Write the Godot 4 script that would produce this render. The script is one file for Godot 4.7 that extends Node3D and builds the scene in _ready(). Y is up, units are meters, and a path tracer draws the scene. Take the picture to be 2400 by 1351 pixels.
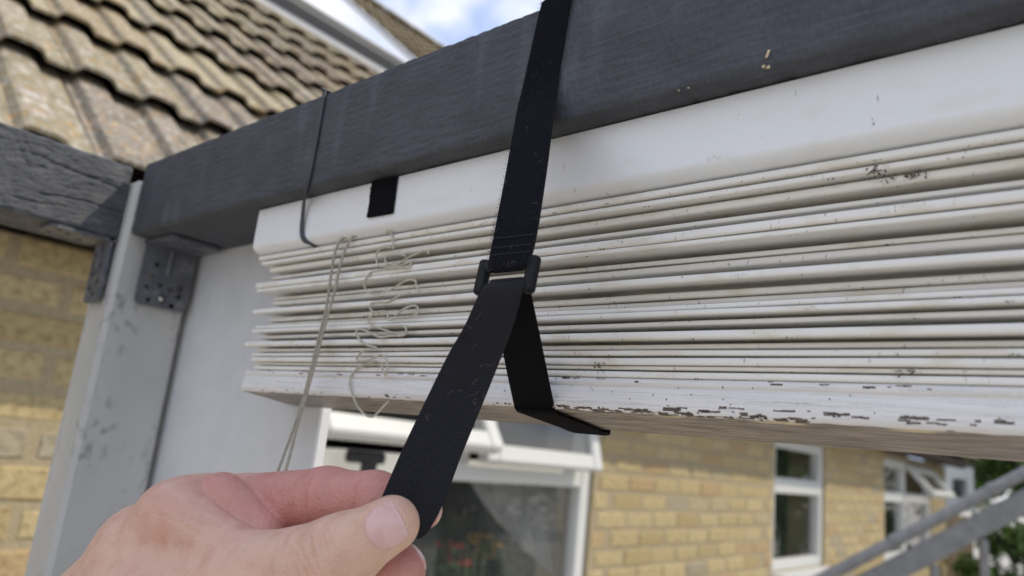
extends Node3D
# A closed venetian blind under a dark beam, cinched by a black strap that a hand pulls; the brick house behind. Metres, y up.

const X_WALL := -1.67
const PITCH := 0.7069
var rng := RandomNumberGenerator.new()
var mats := {}

# ------------------------------------------------------------------ unevenness of drawn-out timber, a shift (z, y) for each point
class Wobble:
	var f: FastNoiseLite
	var f2: FastNoiseLite
	var f3: FastNoiseLite
	var sd := 0.0
	func shift(_x: float, _k: int, _p: Vector2) -> Vector2:
		return Vector2.ZERO
class BeamWobble extends Wobble:
	func shift(x: float, k: int, p: Vector2) -> Vector2:
		var o := Vector2(0.0004 * f2.get_noise_2d(x * 3.0, p.y * 8.0) + 0.00025 * f3.get_noise_2d(x * 4.0, p.y), 0.0006 * f.get_noise_1d(x * 8.0))
		if k >= 26 and k <= 29: o += Vector2(-0.0007, 0.0008) * maxf(0.0, f3.get_noise_1d(x * 6.0) + f2.get_noise_1d(x * 4.0))
		if k <= 2: o.y += 0.0006 * f3.get_noise_1d(x * 3.0)
		return o
class SawnWobble extends Wobble:
	func shift(x: float, _k: int, p: Vector2) -> Vector2:
		var knot := Vector2(x + 0.150, p.y - 2.066).length()
		var ring := 0.0006 * sin(knot * 700.0) * exp(-pow(knot / 0.016, 2.0))
		var a := f.get_noise_2d(x * 1.6, p.y * 16.0 + 0.6 * exp(-pow((x + 0.15) / 0.02, 2.0)))
		var crack := 0.0
		for e in [[2.0835, 0.4], [2.0755, 1.0], [2.0640, 0.7], [2.0560, 1.0], [2.0475, 0.8]]:
			var yy: float = e[0] + 0.0035 * f.get_noise_2d(x * 1.1, e[0] * 60.0) + 0.004 * exp(-pow((x + 0.15) / 0.02, 2.0)) * signf(e[0] - 2.066)
			crack += e[1] * exp(-pow((p.y - yy) / 0.0007, 2.0)) * smoothstep(-0.15, 0.25, f.get_noise_2d(x * 0.9 + 7.0, e[0] * 90.0))
		return Vector2(0.0010 * a + 0.0010 * f2.get_noise_2d(x * 1.6, p.y * 7.0) + ring - 0.0019 * crack, 0.0008 * f.get_noise_1d(x * 6.0))
class SlatWobble extends Wobble:
	func shift(x: float, _k: int, _p: Vector2) -> Vector2:
		return Vector2(0.0008 * f.get_noise_1d(x * 3.0 + sd), 0.00030 * f.get_noise_1d(x * 5.0 + sd * 2.0))
class RailWobble extends Wobble:
	func shift(x: float, k: int, _p: Vector2) -> Vector2:
		var e := 0.00035 * f2.get_noise_1d(x * 3.0 + k * 0.37) if (k >= 9 and k <= 12) else 0.0001 * f2.get_noise_1d(x + k)
		return Vector2(e, e + 0.0004 * f.get_noise_1d(x * 2.0))

# ------------------------------------------------------------------ mesh builder
class MB:
	var v := PackedVector3Array()
	var n := PackedVector3Array()
	var u := PackedVector2Array()
	var c := PackedColorArray()
	var i := PackedInt32Array()
	var tint := Color(1, 1, 1)
	func vert(p: Vector3, nn: Vector3, uv := Vector2.ZERO) -> int:
		v.append(p); n.append(nn); u.append(uv); c.append(tint)
		return v.size() - 1
	func tri(a: int, b: int, d: int) -> void:
		var cr := (v[b] - v[a]).cross(v[d] - v[a])
		if cr.dot(n[a] + n[b] + n[d]) > 0.0:
			i.append(a); i.append(d); i.append(b)
		else:
			i.append(a); i.append(b); i.append(d)
	func quad(a: int, b: int, d: int, e: int) -> void:
		tri(a, b, d); tri(a, d, e)
	func flat(ps: Array, uvs: Array = []) -> void:
		# a flat polygon fan; normal given by the winding (counter-clockwise seen from outside)
		var nn: Vector3 = (ps[1] - ps[0]).cross(ps[2] - ps[0]).normalized()
		var f := []
		for k in ps.size():
			f.append(vert(ps[k], nn, uvs[k] if uvs.size() > k else Vector2.ZERO))
		for k in range(1, ps.size() - 1):
			tri(f[0], f[k], f[k + 1])
	func facing(ps: Array, nn: Vector3, uvs: Array = []) -> void:
		var f := []
		for k in ps.size():
			f.append(vert(ps[k], nn, uvs[k] if uvs.size() > k else Vector2.ZERO))
		for k in range(1, ps.size() - 1):
			tri(f[0], f[k], f[k + 1])
	func box(ctr: Vector3, size: Vector3, bev := 0.002, bs := Basis.IDENTITY) -> void:
		var h := size * 0.5
		var bv: float = minf(bev, minf(h.x, minf(h.y, h.z)) * 0.9)
		var ax := [Vector3.RIGHT, Vector3.UP, Vector3.BACK]
		var hh := [h.x, h.y, h.z]
		for k in 3:
			var a: Vector3 = ax[k]; var b: Vector3 = ax[(k + 1) % 3]; var d: Vector3 = ax[(k + 2) % 3]
			var ha: float = hh[k]; var hb: float = hh[(k + 1) % 3]; var hd: float = hh[(k + 2) % 3]
			for s in [-1.0, 1.0]:
				var q := []
				var qu := []
				for e in [[-1.0, -1.0], [1.0, -1.0], [1.0, 1.0], [-1.0, 1.0]]:
					var lp: Vector3 = a * ha * s + b * (hb - bv) * e[0] + d * (hd - bv) * e[1]
					q.append(ctr + bs * lp)
					qu.append(Vector2(lp.dot(d), lp.dot(b)))
				facing(q, bs * (a * s), qu)
			for sb in [-1.0, 1.0]:
				for sd in [-1.0, 1.0]:
					var nn: Vector3 = (b * sb + d * sd).normalized()
					var q2 := []
					for e in [-1.0, 1.0]:
						q2.append(ctr + bs * (a * (ha - bv) * e + b * hb * sb + d * (hd - bv) * sd))
					for e in [1.0, -1.0]:
						q2.append(ctr + bs * (a * (ha - bv) * e + b * (hb - bv) * sb + d * hd * sd))
					facing(q2, bs * nn)
		for sx in [-1.0, 1.0]:
			for sy in [-1.0, 1.0]:
				for sz in [-1.0, 1.0]:
					var s3 := Vector3(sx, sy, sz)
					facing([ctr + bs * (s3 * Vector3(h.x, h.y - bv, h.z - bv)), ctr + bs * (s3 * Vector3(h.x - bv, h.y, h.z - bv)), ctr + bs * (s3 * Vector3(h.x - bv, h.y - bv, h.z))], bs * s3.normalized())
	func tube(pts: Array, r: float, sides := 8, closed := false, ry := -1.0, upv := Vector3.UP) -> void:
		# a swept tube; ry >= 0 makes the section an ellipse whose second axis follows upv
		var m := pts.size()
		var fr := upv
		var rows := []
		var run := 0.0
		for k in m:
			var a: Vector3 = pts[(k - 1 + m) % m] if (closed or k > 0) else pts[0]
			var b: Vector3 = pts[(k + 1) % m] if (closed or k < m - 1) else pts[m - 1]
			var t := (b - a).normalized()
			if ry < 0.0:
				fr = (fr - t * fr.dot(t))
				if fr.length() < 0.01:
					fr = t.cross(Vector3(0.3, 0.2, 0.9))
				fr = fr.normalized()
			else:
				fr = (upv - t * upv.dot(t)).normalized()
			var sd := t.cross(fr).normalized()
			if k > 0:
				run += (pts[k] - pts[k - 1]).length()
			var row := []
			for s in sides + 1:
				var an := TAU * s / sides
				var r2: float = r if ry < 0.0 else ry
				var off: Vector3 = sd * cos(an) * r + fr * sin(an) * r2
				var nn: Vector3 = (sd * cos(an) / r + fr * sin(an) / r2).normalized()
				row.append(vert(pts[k] + off, nn, Vector2(run, float(s) / sides)))
			rows.append(row)
		var last := m if closed else m - 1
		for k in last:
			for s in sides:
				quad(rows[k][s], rows[(k + 1) % m][s], rows[(k + 1) % m][s + 1], rows[k][s + 1])
		if not closed:
			for e in [0, m - 1]:
				var t2: Vector3 = (pts[0] - pts[1]).normalized() if e == 0 else (pts[m - 1] - pts[m - 2]).normalized()
				var q := []
				for s in sides:
					q.append(v[rows[e][s]])
				facing(q, t2)
	func extrude(prof: Array, x0: float, x1: float, seg: int, wob: Wobble = null, smooth := 0.75) -> void:
		# prof: closed polygon of Vector2(z, y); drawn along x from x0 to x1. uv = (metres along x, metres round the profile)
		var m := prof.size()
		var area := 0.0
		for k in m:
			var a: Vector2 = prof[k]; var b: Vector2 = prof[(k + 1) % m]
			area += a.x * b.y - b.x * a.y
		var sg := 1.0 if area > 0.0 else -1.0
		var en := []
		for k in m:
			var d: Vector2 = (prof[(k + 1) % m] - prof[k]).normalized()
			en.append(Vector2(d.y, -d.x) * sg)
		var run := 0.0
		for k in m:
			var p0: Vector2 = prof[k]; var p1: Vector2 = prof[(k + 1) % m]
			var e: Vector2 = en[k]
			var na: Vector2 = e; var nb: Vector2 = e
			if e.dot(en[(k - 1 + m) % m]) > smooth: na = (e + en[(k - 1 + m) % m]).normalized()
			if e.dot(en[(k + 1) % m]) > smooth: nb = (e + en[(k + 1) % m]).normalized()
			var ln := (p1 - p0).length()
			var pa := -1; var pb := -1
			for s in seg + 1:
				var x: float = lerpf(x0, x1, float(s) / seg)
				var o0 := Vector2.ZERO; var o1 := Vector2.ZERO
				if wob:
					o0 = wob.shift(x, k, p0); o1 = wob.shift(x, (k + 1) % m, p1)
				var qa := vert(Vector3(x, p0.y + o0.y, p0.x + o0.x), Vector3(0, na.y, na.x), Vector2(x, run))
				var qb := vert(Vector3(x, p1.y + o1.y, p1.x + o1.x), Vector3(0, nb.y, nb.x), Vector2(x, run + ln))
				if s > 0:
					quad(pa, pb, qb, qa)
				pa = qa; pb = qb
			run += ln
		var poly := PackedVector2Array()
		for p in prof: poly.append(p)
		var ids := Geometry2D.triangulate_polygon(poly)
		for e in [[x0, -1.0], [x1, 1.0]]:
			var base := v.size()
			for k in m:
				var p: Vector2 = prof[k]
				var o := Vector2.ZERO
				if wob: o = wob.shift(e[0], k, p)
				vert(Vector3(e[0], p.y + o.y, p.x + o.x), Vector3(e[1], 0, 0), Vector2(p.x, p.y))
			for k in range(0, ids.size(), 3):
				tri(base + ids[k], base + ids[k + 1], base + ids[k + 2])
	func ribbon(l: Array, r: Array, th: float, across := 6) -> void:
		# a strap with thickness th between two edge lines; uv = (0..1 across, metres along)
		var m := l.size()
		var run := 0.0
		var top := []; var bot := []
		for k in m:
			var ml: Vector3 = (l[k] + r[k]) * 0.5
			var a: Vector3 = (l[maxi(k - 1, 0)] + r[maxi(k - 1, 0)]) * 0.5
			var b: Vector3 = (l[mini(k + 1, m - 1)] + r[mini(k + 1, m - 1)]) * 0.5
			if k > 0: run += (ml - (l[k - 1] + r[k - 1]) * 0.5).length()
			var t := (b - a).normalized()
			var ac: Vector3 = (r[k] - l[k]).normalized()
			var nn := ac.cross(t).normalized()
			var rt := []; var rb := []
			for s in across + 1:
				var f := float(s) / across
				var p: Vector3 = l[k].lerp(r[k], f)
				var edge := 1.0 - pow(absf(f * 2.0 - 1.0), 12.0) * 0.7
				rt.append(vert(p - nn * th * 0.5 * edge, -nn, Vector2(f, run)))
				rb.append(vert(p + nn * th * 0.5 * edge, nn, Vector2(f, run)))
			top.append(rt); bot.append(rb)
		for k in m - 1:
			for s in across:
				quad(top[k][s], top[k + 1][s], top[k + 1][s + 1], top[k][s + 1])
				quad(bot[k][s], bot[k + 1][s], bot[k + 1][s + 1], bot[k][s + 1])
			for e in [0, across]:
				var d: Vector3 = (r[k] - l[k]).normalized() * (-1.0 if e == 0 else 1.0)
				facing([v[top[k][e]], v[top[k + 1][e]], v[bot[k + 1][e]], v[bot[k][e]]], d, [Vector2(0.02, 0), Vector2(0.02, 0.01), Vector2(0.03, 0.01), Vector2(0.03, 0)])
		for k in [0, m - 1]:
			var t3: Vector3 = (l[0] - l[1]).normalized() if k == 0 else (l[m - 1] - l[m - 2]).normalized()
			facing([v[top[k][0]], v[top[k][across]], v[bot[k][across]], v[bot[k][0]]], t3)
	func lathe(ctr: Vector3, prof: Array, sides := 16) -> void:
		var rows := []
		for k in prof.size():
			var p: Vector2 = prof[k]
			var d: Vector2 = (prof[mini(k + 1, prof.size() - 1)] - prof[maxi(k - 1, 0)]).normalized()
			var row := []
			for s in sides + 1:
				var an := TAU * s / sides
				row.append(vert(ctr + Vector3(cos(an) * p.x, p.y, sin(an) * p.x), Vector3(cos(an) * d.y, -d.x, sin(an) * d.y).normalized(), Vector2(float(s) / sides, p.y)))
			rows.append(row)
		for k in prof.size() - 1:
			for s in sides:
				quad(rows[k][s], rows[k + 1][s], rows[k + 1][s + 1], rows[k][s + 1])
	func mesh() -> ArrayMesh:
		var a := []
		a.resize(Mesh.ARRAY_MAX)
		a[Mesh.ARRAY_VERTEX] = v; a[Mesh.ARRAY_NORMAL] = n; a[Mesh.ARRAY_TEX_UV] = u; a[Mesh.ARRAY_COLOR] = c; a[Mesh.ARRAY_INDEX] = i
		var m := ArrayMesh.new()
		m.add_surface_from_arrays(Mesh.PRIMITIVE_TRIANGLES, a)
		return m

# ------------------------------------------------------------------ nodes
func put(called: String, mesh: Mesh, m: Material, parent: Node = self) -> MeshInstance3D:
	var o := MeshInstance3D.new()
	o.name = called; o.mesh = mesh; o.material_override = m
	parent.add_child(o, true)
	return o
func base(called: String, at: Vector3 = Vector3.ZERO) -> Node3D:
	var o := Node3D.new()
	o.name = called
	add_child(o, true)
	o.position = at
	return o
func tag(o: Node, label: String, category: String, group := "") -> void:
	o.set_meta("label", label); o.set_meta("category", category); o.set_meta("kind", "thing")
	if group != "": o.set_meta("group", group)

# ------------------------------------------------------------------ materials
func lin(r: float, g: float, b: float) -> Color:
	return Color(r, g, b).linear_to_srgb()
func mat(c: Color, rough: float, tex: Texture2D = null, sc := Vector3.ONE, tri := false, bump: Texture2D = null, bs := 0.0) -> StandardMaterial3D:
	var m := StandardMaterial3D.new()
	m.albedo_color = c; m.roughness = rough
	if tex: m.albedo_texture = tex
	m.uv1_scale = sc
	if tri: m.uv1_triplanar = true; m.uv1_world_triplanar = true
	if bump:
		m.heightmap_enabled = true; m.heightmap_texture = bump; m.heightmap_scale = bs
	return m
func noise(sd: int, freq: float, oct := 4, kind := FastNoiseLite.TYPE_SIMPLEX_SMOOTH) -> FastNoiseLite:
	var f := FastNoiseLite.new()
	f.seed = sd; f.frequency = freq; f.noise_type = kind
	f.fractal_type = FastNoiseLite.FRACTAL_FBM; f.fractal_octaves = oct
	return f
func grain(sd: int, freq: float, w: int, h: int, ramp: Array, oct := 4, kind := FastNoiseLite.TYPE_SIMPLEX_SMOOTH) -> ImageTexture:
	# seamless noise mapped through a ramp of linear colours [[t, r, g, b], ...]
	var src := noise(sd, freq, oct, kind).get_seamless_image(w, h)
	src.convert(Image.FORMAT_L8)
	var d := src.get_data()
	var lut := PackedByteArray()
	lut.resize(768)
	for k in 256:
		var t := k / 255.0
		var j := 0
		while j < ramp.size() - 2 and t > ramp[j + 1][0]: j += 1
		var a: Array = ramp[j]; var b: Array = ramp[j + 1]
		var s := clampf((t - a[0]) / maxf(b[0] - a[0], 0.0001), 0, 1)
		var col := lin(lerpf(a[1], b[1], s), lerpf(a[2], b[2], s), lerpf(a[3], b[3], s))
		lut[k * 3] = int(col.r * 255.0); lut[k * 3 + 1] = int(col.g * 255.0); lut[k * 3 + 2] = int(col.b * 255.0)
	var out := PackedByteArray()
	out.resize(w * h * 3)
	for k in w * h:
		var q := d[k] * 3
		out[k * 3] = lut[q]; out[k * 3 + 1] = lut[q + 1]; out[k * 3 + 2] = lut[q + 2]
	return ImageTexture.create_from_image(Image.create_from_data(w, h, false, Image.FORMAT_RGB8, out))
func relief(sd: int, freq: float, w := 256, h := 256, oct := 4, kind := FastNoiseLite.TYPE_SIMPLEX_SMOOTH) -> ImageTexture:
	var src := noise(sd, freq, oct, kind).get_seamless_image(w, h)
	src.convert(Image.FORMAT_L8)
	return ImageTexture.create_from_image(src)
func spline(ctrl: Array, per := 6) -> Array:
	var out := []
	var m := ctrl.size()
	for k in m - 1:
		var p0: Vector3 = ctrl[maxi(k - 1, 0)]; var p1: Vector3 = ctrl[k]; var p2: Vector3 = ctrl[k + 1]; var p3: Vector3 = ctrl[mini(k + 2, m - 1)]
		for s in per:
			out.append(p1.cubic_interpolate(p2, p0, p3, float(s) / per))
	out.append(ctrl[m - 1])
	return out

func _ready() -> void:
	rng.seed = 7
	# camera
	var cam := Camera3D.new()
	cam.name = "camera"
	add_child(cam)
	var att := CameraAttributesPhysical.new()
	att.frustum_focal_length = 35.0
	att.exposure_aperture = 12.5
	att.frustum_focus_distance = 0.295
	att.frustum_near = 0.02
	att.frustum_far = 400.0
	cam.attributes = att
	cam.keep_aspect = Camera3D.KEEP_HEIGHT
	cam.fov = 43.33; cam.near = 0.02; cam.far = 400.0
	cam.transform = Transform3D(Basis(Vector3(0.7598, 0.105, -0.6417), Vector3(0.0612, 0.9709, 0.2314), Vector3(0.6473, -0.2151, 0.7312)).orthonormalized(), Vector3(0, 1.9, 0))
	cam.current = true
	# sky
	var we := WorldEnvironment.new()
	we.name = "daylight"
	var env := Environment.new()
	env.background_mode = Environment.BG_SKY
	var sky := Sky.new()
	sky.sky_material = make_sky()
	env.sky = sky
	env.background_energy_multiplier = 1.0
	env.tonemap_mode = Environment.TONE_MAPPER_LINEAR
	env.tonemap_exposure = 1.08
	env.sdfgi_enabled = true; env.ssao_enabled = true; env.ssil_enabled = true
	we.environment = env
	add_child(we)
	# sun: to the right, beyond the beam, 48 degrees up
	var sun := DirectionalLight3D.new()
	sun.name = "sun"
	sun.light_energy = 0.95
	sun.light_color = Color(1.0, 0.955, 0.88)
	sun.light_angular_distance = 0.53
	sun.shadow_enabled = true
	add_child(sun)
	sun.look_at_from_position(Vector3(0.526, 0.741, -0.412) * 20.0, Vector3.ZERO, Vector3.UP)
	make_materials()
	build_ground()
	build_house()
	build_frame()
	build_blind()
	build_strap()
	build_hand()
	build_yard()

func make_sky() -> PanoramaSkyMaterial:
	var w := 1024; var h := 512
	var img := Image.create(w, h, false, Image.FORMAT_RGBF)
	var f := noise(21, 1.15, 6)
	var f2 := noise(5, 0.5, 3)
	for y in h:
		var el := (0.5 - (y + 0.5) / h) * PI
		for x in w:
			if el < 0.0:
				img.set_pixel(x, y, Color(0.20, 0.20, 0.17))
				continue
			var az := TAU * (x + 0.5) / w
			var d := Vector3(sin(az) * cos(el), sin(el), -cos(az) * cos(el)).rotated(Vector3.UP, deg_to_rad(80.0))
			var t := pow(d.y, 0.55)
			var blue := Color(0.62, 0.76, 0.98).lerp(Color(0.19, 0.36, 0.80), t)
			var q := d * 1.5 / (d.y + 0.55)
			var m := f.get_noise_3d(q.x * 2.0, q.y * 2.0, q.z * 2.0) + 0.35 * f2.get_noise_3d(q.x, q.y, q.z)
			var cl := smoothstep(-0.34, 0.26, m)
			img.set_pixel(x, y, blue.lerp(Color(1.26, 1.23, 1.19), cl * 0.82))
	var s := PanoramaSkyMaterial.new()
	s.panorama = ImageTexture.create_from_image(img)
	return s

func make_materials() -> void:
	# dark grey exterior paint over rough sawn softwood
	var fuzz := relief(11, 0.20, 512, 512, 3)
	mats.beam = mat(Color.WHITE, 0.66, beam_texture(), Vector3(1.0 / 0.55, 1.0 / 0.25, 1), false, beam_relief, 0.08)
	mats.rough_beam = mat(Color.WHITE, 0.6, grain(4, 0.02, 256, 256, [[0.0, 0.050, 0.055, 0.065], [0.6, 0.080, 0.086, 0.097], [0.8, 0.11, 0.115, 0.122], [1.0, 0.20, 0.20, 0.20]], 5), Vector3(10, 12, 6), true, fuzz, 0.16)
	mats.bare_wood = mat(Color.WHITE, 0.8, grain(8, 0.03, 128, 128, [[0.0, 0.42, 0.31, 0.19], [1.0, 0.66, 0.56, 0.42]]), Vector3(60, 60, 60), true)
	mats.black_steel = mat(Color.WHITE, 0.5, grain(9, 0.03, 128, 128, [[0.0, 0.075, 0.08, 0.094], [0.7, 0.115, 0.12, 0.135], [1.0, 0.20, 0.20, 0.21]]), Vector3(14, 14, 14), true)
	mats.screw = mat(lin(0.55, 0.54, 0.52), 0.35); mats.screw.metallic = 0.8
	mats.post = mat(Color.WHITE, 0.55, post_texture(), Vector3(2.6, 2.6, 2.6), true, relief(15, 0.05), 0.012)
	# paint
	mats.white_paint = mat(Color.WHITE, 0.34, grain(31, 0.02, 256, 256, [[0.0, 0.60, 0.61, 0.625], [0.6, 0.64, 0.65, 0.665], [1.0, 0.66, 0.67, 0.68]], 5), Vector3(6, 6, 6), true)
	mats.head = mat(Color.WHITE, 0.36, speck_texture(41, 90, 0.79, 0.80, 0.815, 0.25), Vector3(1.9, 9.0, 1), false, relief(18, 0.05), 0.004)
	mats.slat = mat(Color.WHITE, 0.38, speck_texture(43, 700, 0.82, 0.805, 0.765, 0.7), Vector3(1.9, 12.0, 1), false, relief(19, 0.05), 0.004)
	mats.slat_recessed = mat(Color.WHITE, 0.42, speck_texture(47, 1100, 0.77, 0.735, 0.665, 1.0), Vector3(1.7, 12.0, 1), false, relief(19, 0.05), 0.004)  # set-back slats: the cream tint holds light bounced between slats, plus dirt
	mats.rail = mat(Color.WHITE, 0.5, rail_texture(), Vector3(2.0, 1.0 / RAIL_P, 1), false, rail_relief, 0.035)
	mats.cord = mat(Color.WHITE, 0.85, grain(51, 0.05, 128, 128, [[0.0, 0.36, 0.33, 0.24], [0.5, 0.54, 0.51, 0.42], [1.0, 0.66, 0.63, 0.54]]), Vector3(70, 70, 70), true, relief(52, 0.16), 0.03)
	mats.pull = mat(Color.WHITE, 0.85, grain(53, 0.05, 128, 128, [[0.0, 0.26, 0.23, 0.18], [1.0, 0.44, 0.41, 0.34]]), Vector3(70, 70, 70), true)
	mats.grime = mat(lin(0.09, 0.065, 0.05), 0.9)
	# strap
	mats.loop = mat(Color.WHITE, 0.95, grain(61, 0.12, 256, 256, [[0.0, 0.005, 0.0053, 0.008], [0.55, 0.009, 0.0095, 0.0135], [1.0, 0.030, 0.031, 0.039]], 3), Vector3(1.0, 50, 1), false, relief(62, 0.14, 256, 256, 2), 0.06)
	mats.loop.metallic_specular = 0.2
	mats.weave = mat(Color.WHITE, 0.55, weave_texture(), Vector3(1.0, 1.0 / 0.0176, 1), false, weave_relief, 0.03)
	mats.hook = mat(lin(0.012, 0.0123, 0.0155), 0.85, null, Vector3(6, 300, 1), false, relief(64, 0.2, 128, 128, 2), 0.04)
	mats.hook.metallic_specular = 0.15; mats.weave.metallic_specular = 0.35
	mats.buckle = mat(lin(0.007, 0.0073, 0.009), 0.5, null, Vector3(300, 300, 300), false)
	mats.thread = mat(lin(0.012, 0.0125, 0.016), 0.6); mats.buckle.metallic_specular = 0.35
	mats.fuzz = mat(lin(0.045, 0.046, 0.056), 0.9)
	mats.lint = mat(lin(0.30, 0.30, 0.30), 0.8)
	mats.tie = mat(lin(0.045, 0.049, 0.06), 0.5)
	# house
	mats.mortar = mat(Color.WHITE, 0.95, grain(71, 0.03, 256, 256, [[0.0, 0.30, 0.245, 0.15], [1.0, 0.41, 0.34, 0.22]]), Vector3(6, 6, 6), true, relief(72, 0.1), 0.15)
	var bump_brick := relief(73, 0.07, 256, 256, 5)
	mats.bricks = []
	for c in [[0.425, 0.335, 0.172], [0.455, 0.365, 0.198], [0.38, 0.295, 0.145], [0.42, 0.315, 0.16], [0.40, 0.335, 0.20], [0.44, 0.348, 0.18], [0.41, 0.295, 0.155], [0.34, 0.295, 0.205]]:
		mats.bricks.append(mat(Color.WHITE, 0.92, grain(74 + mats.bricks.size(), 0.035, 128, 128, [[0.0, c[0] * 0.62, c[1] * 0.58, c[2] * 0.55], [0.45, c[0], c[1], c[2]], [1.0, c[0] * 1.22, c[1] * 1.24, c[2] * 1.3]], 5), Vector3(9, 9, 9), true, bump_brick, 0.18))
	mats.far_brick = mat(Color.WHITE, 0.92, grain(82, 0.035, 128, 128, [[0.0, 0.7, 0.68, 0.62], [1.0, 1.0, 1.0, 1.0]], 4), Vector3(9, 9, 9), true, bump_brick, 0.18)
	mats.far_brick.vertex_color_use_as_albedo = true
	var tile_bump := relief(91, 0.06, 256, 256, 5)
	mats.tiles = []
	var k := 0
	for c in [[0.295, 0.258, 0.16], [0.255, 0.225, 0.147], [0.235, 0.196, 0.138], [0.34, 0.30, 0.187], [0.205, 0.18, 0.138], [0.275, 0.226, 0.133]]:
		mats.tiles.append(mat(Color.WHITE, 0.93, tile_texture(90 + k, c), Vector3(3.1, 3.1, 3.1), true, tile_bump, 0.25))
		k += 1
	mats.far_tile = mat(Color.WHITE, 0.93, tile_texture(99, [0.32, 0.28, 0.185]), Vector3(3.1, 3.1, 3.1), true, tile_bump, 0.25)
	mats.far_tile.vertex_color_use_as_albedo = true
	mats.upvc = mat(lin(0.62, 0.63, 0.61), 0.35)
	mats.soffit = mat(Color.WHITE, 0.55, grain(101, 0.02, 128, 128, [[0.0, 0.055, 0.035, 0.032], [1.0, 0.10, 0.065, 0.06]]), Vector3(5, 5, 5), true)
	mats.glass = mat(Color(0.35, 0.40, 0.38, 0.05), 0.03)
	mats.glass.transparency = BaseMaterial3D.TRANSPARENCY_ALPHA
	mats.glass.metallic_specular = 1.0
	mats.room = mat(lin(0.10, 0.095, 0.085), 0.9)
	mats.curtain = mat(lin(0.30, 0.30, 0.29), 0.9)
	mats.curtain.backlight_enabled = true; mats.curtain.backlight = Color(0.4, 0.4, 0.4)
	mats.black_plastic = mat(lin(0.012, 0.012, 0.013), 0.4)
	mats.roof_frame = mat(lin(0.10, 0.105, 0.11), 0.45)
	mats.flashing = mat(lin(0.40, 0.41, 0.42), 0.5); mats.flashing.metallic = 0.3
	mats.roof_sky_pane = mat(lin(0.78, 0.79, 0.80), 0.12)  # pale base colour stands in for sky mirrored in the roof glass
	mats.galv = mat(Color.WHITE, 0.5, grain(111, 0.03, 128, 128, [[0.0, 0.15, 0.15, 0.147], [1.0, 0.25, 0.25, 0.245]]), Vector3(5, 5, 5), true)
	mats.ground = mat(Color.WHITE, 0.95, grain(121, 0.01, 256, 256, [[0.0, 0.33, 0.315, 0.27], [0.5, 0.42, 0.40, 0.355], [1.0, 0.50, 0.48, 0.43]], 5), Vector3(0.35, 0.35, 0.35), true)
	mats.bark = mat(Color.WHITE, 0.9, grain(131, 0.05, 128, 128, [[0.0, 0.05, 0.038, 0.028], [1.0, 0.13, 0.10, 0.075]]), Vector3(5, 2, 5), true)
	mats.leaf = mat(Color.WHITE, 0.6)
	mats.leaf.vertex_color_use_as_albedo = true
	mats.leaf.backlight_enabled = true; mats.leaf.backlight = Color(0.5, 0.55, 0.3)
	mats.petal = mat(Color.WHITE, 0.7); mats.petal.vertex_color_use_as_albedo = true

var beam_relief: ImageTexture
func beam_texture() -> ImageTexture:
	# dark paint over rough timber: fibres standing across, faint scuffed saw lines along
	var w := 1024; var h := 512
	var img := Image.create(w, h, false, Image.FORMAT_RGB8)
	var hi := Image.create(w, h, false, Image.FORMAT_L8)
	var lo := noise(31, 0.006, 4); var fi := noise(32, 0.16, 3); var br := noise(33, 0.012, 3); var sm := noise(34, 0.02, 3)
	for y in h:
		var mm := 250.0 * y / h
		var ph := fmod(mm + 0.25 * sin(mm * 0.9), 4.3) / 4.3
		for x in w:
			var mx := absf(x - 512.0) * 2.0
			var f := 0.6 * fi.get_noise_2d(mx * 0.8, y * 0.6) + 0.6 * fi.get_noise_2d(mx * 0.06 + 400.0, y * 0.9)
			var s := 0.052 + 0.012 * lo.get_noise_2d(mx, y * 2.0) + 0.016 * f
			var line := exp(-pow((ph - 0.5) / 0.05, 2.0)) * smoothstep(-0.1, 0.3, br.get_noise_2d(mx, y * 0.35))
			s += 0.024 * line
			var smear := smoothstep(0.2, 0.6, sm.get_noise_2d(mx * 0.5, y * 0.25 + 70.0))
			s += 0.018 * smear
			img.set_pixel(x, y, lin(s * 0.95, s * 1.03, s * 1.22))
			var q := 0.5 + 0.55 * f + 0.2 * line
			hi.set_pixel(x, y, Color(q, q, q))
	beam_relief = ImageTexture.create_from_image(hi)
	return ImageTexture.create_from_image(img)

func post_texture() -> ImageTexture:
	var w := 512
	var img := Image.create(w, w, false, Image.FORMAT_RGB8)
	var a := noise(13, 0.008, 4); var b := noise(14, 0.06, 4); var z := noise(16, 0.02, 2)
	for y in w:
		for x in w:
			# wrap by mirroring so that the repeat has no seam
			var mx := absf(x - 256.0); var my := absf(y - 256.0)
			var s := 0.47 + 0.07 * a.get_noise_2d(mx, my * 0.5)
			var spot := smoothstep(0.0, 0.45, b.get_noise_2d(mx, my * 0.7)) * smoothstep(-0.1, 0.2, a.get_noise_2d(mx + 300, my * 0.6))
			s *= 1.0 - 0.36 * spot
			img.set_pixel(x, y, lin(s * 1.0, s * 0.995, s * 0.95))
	return ImageTexture.create_from_image(img)

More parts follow.
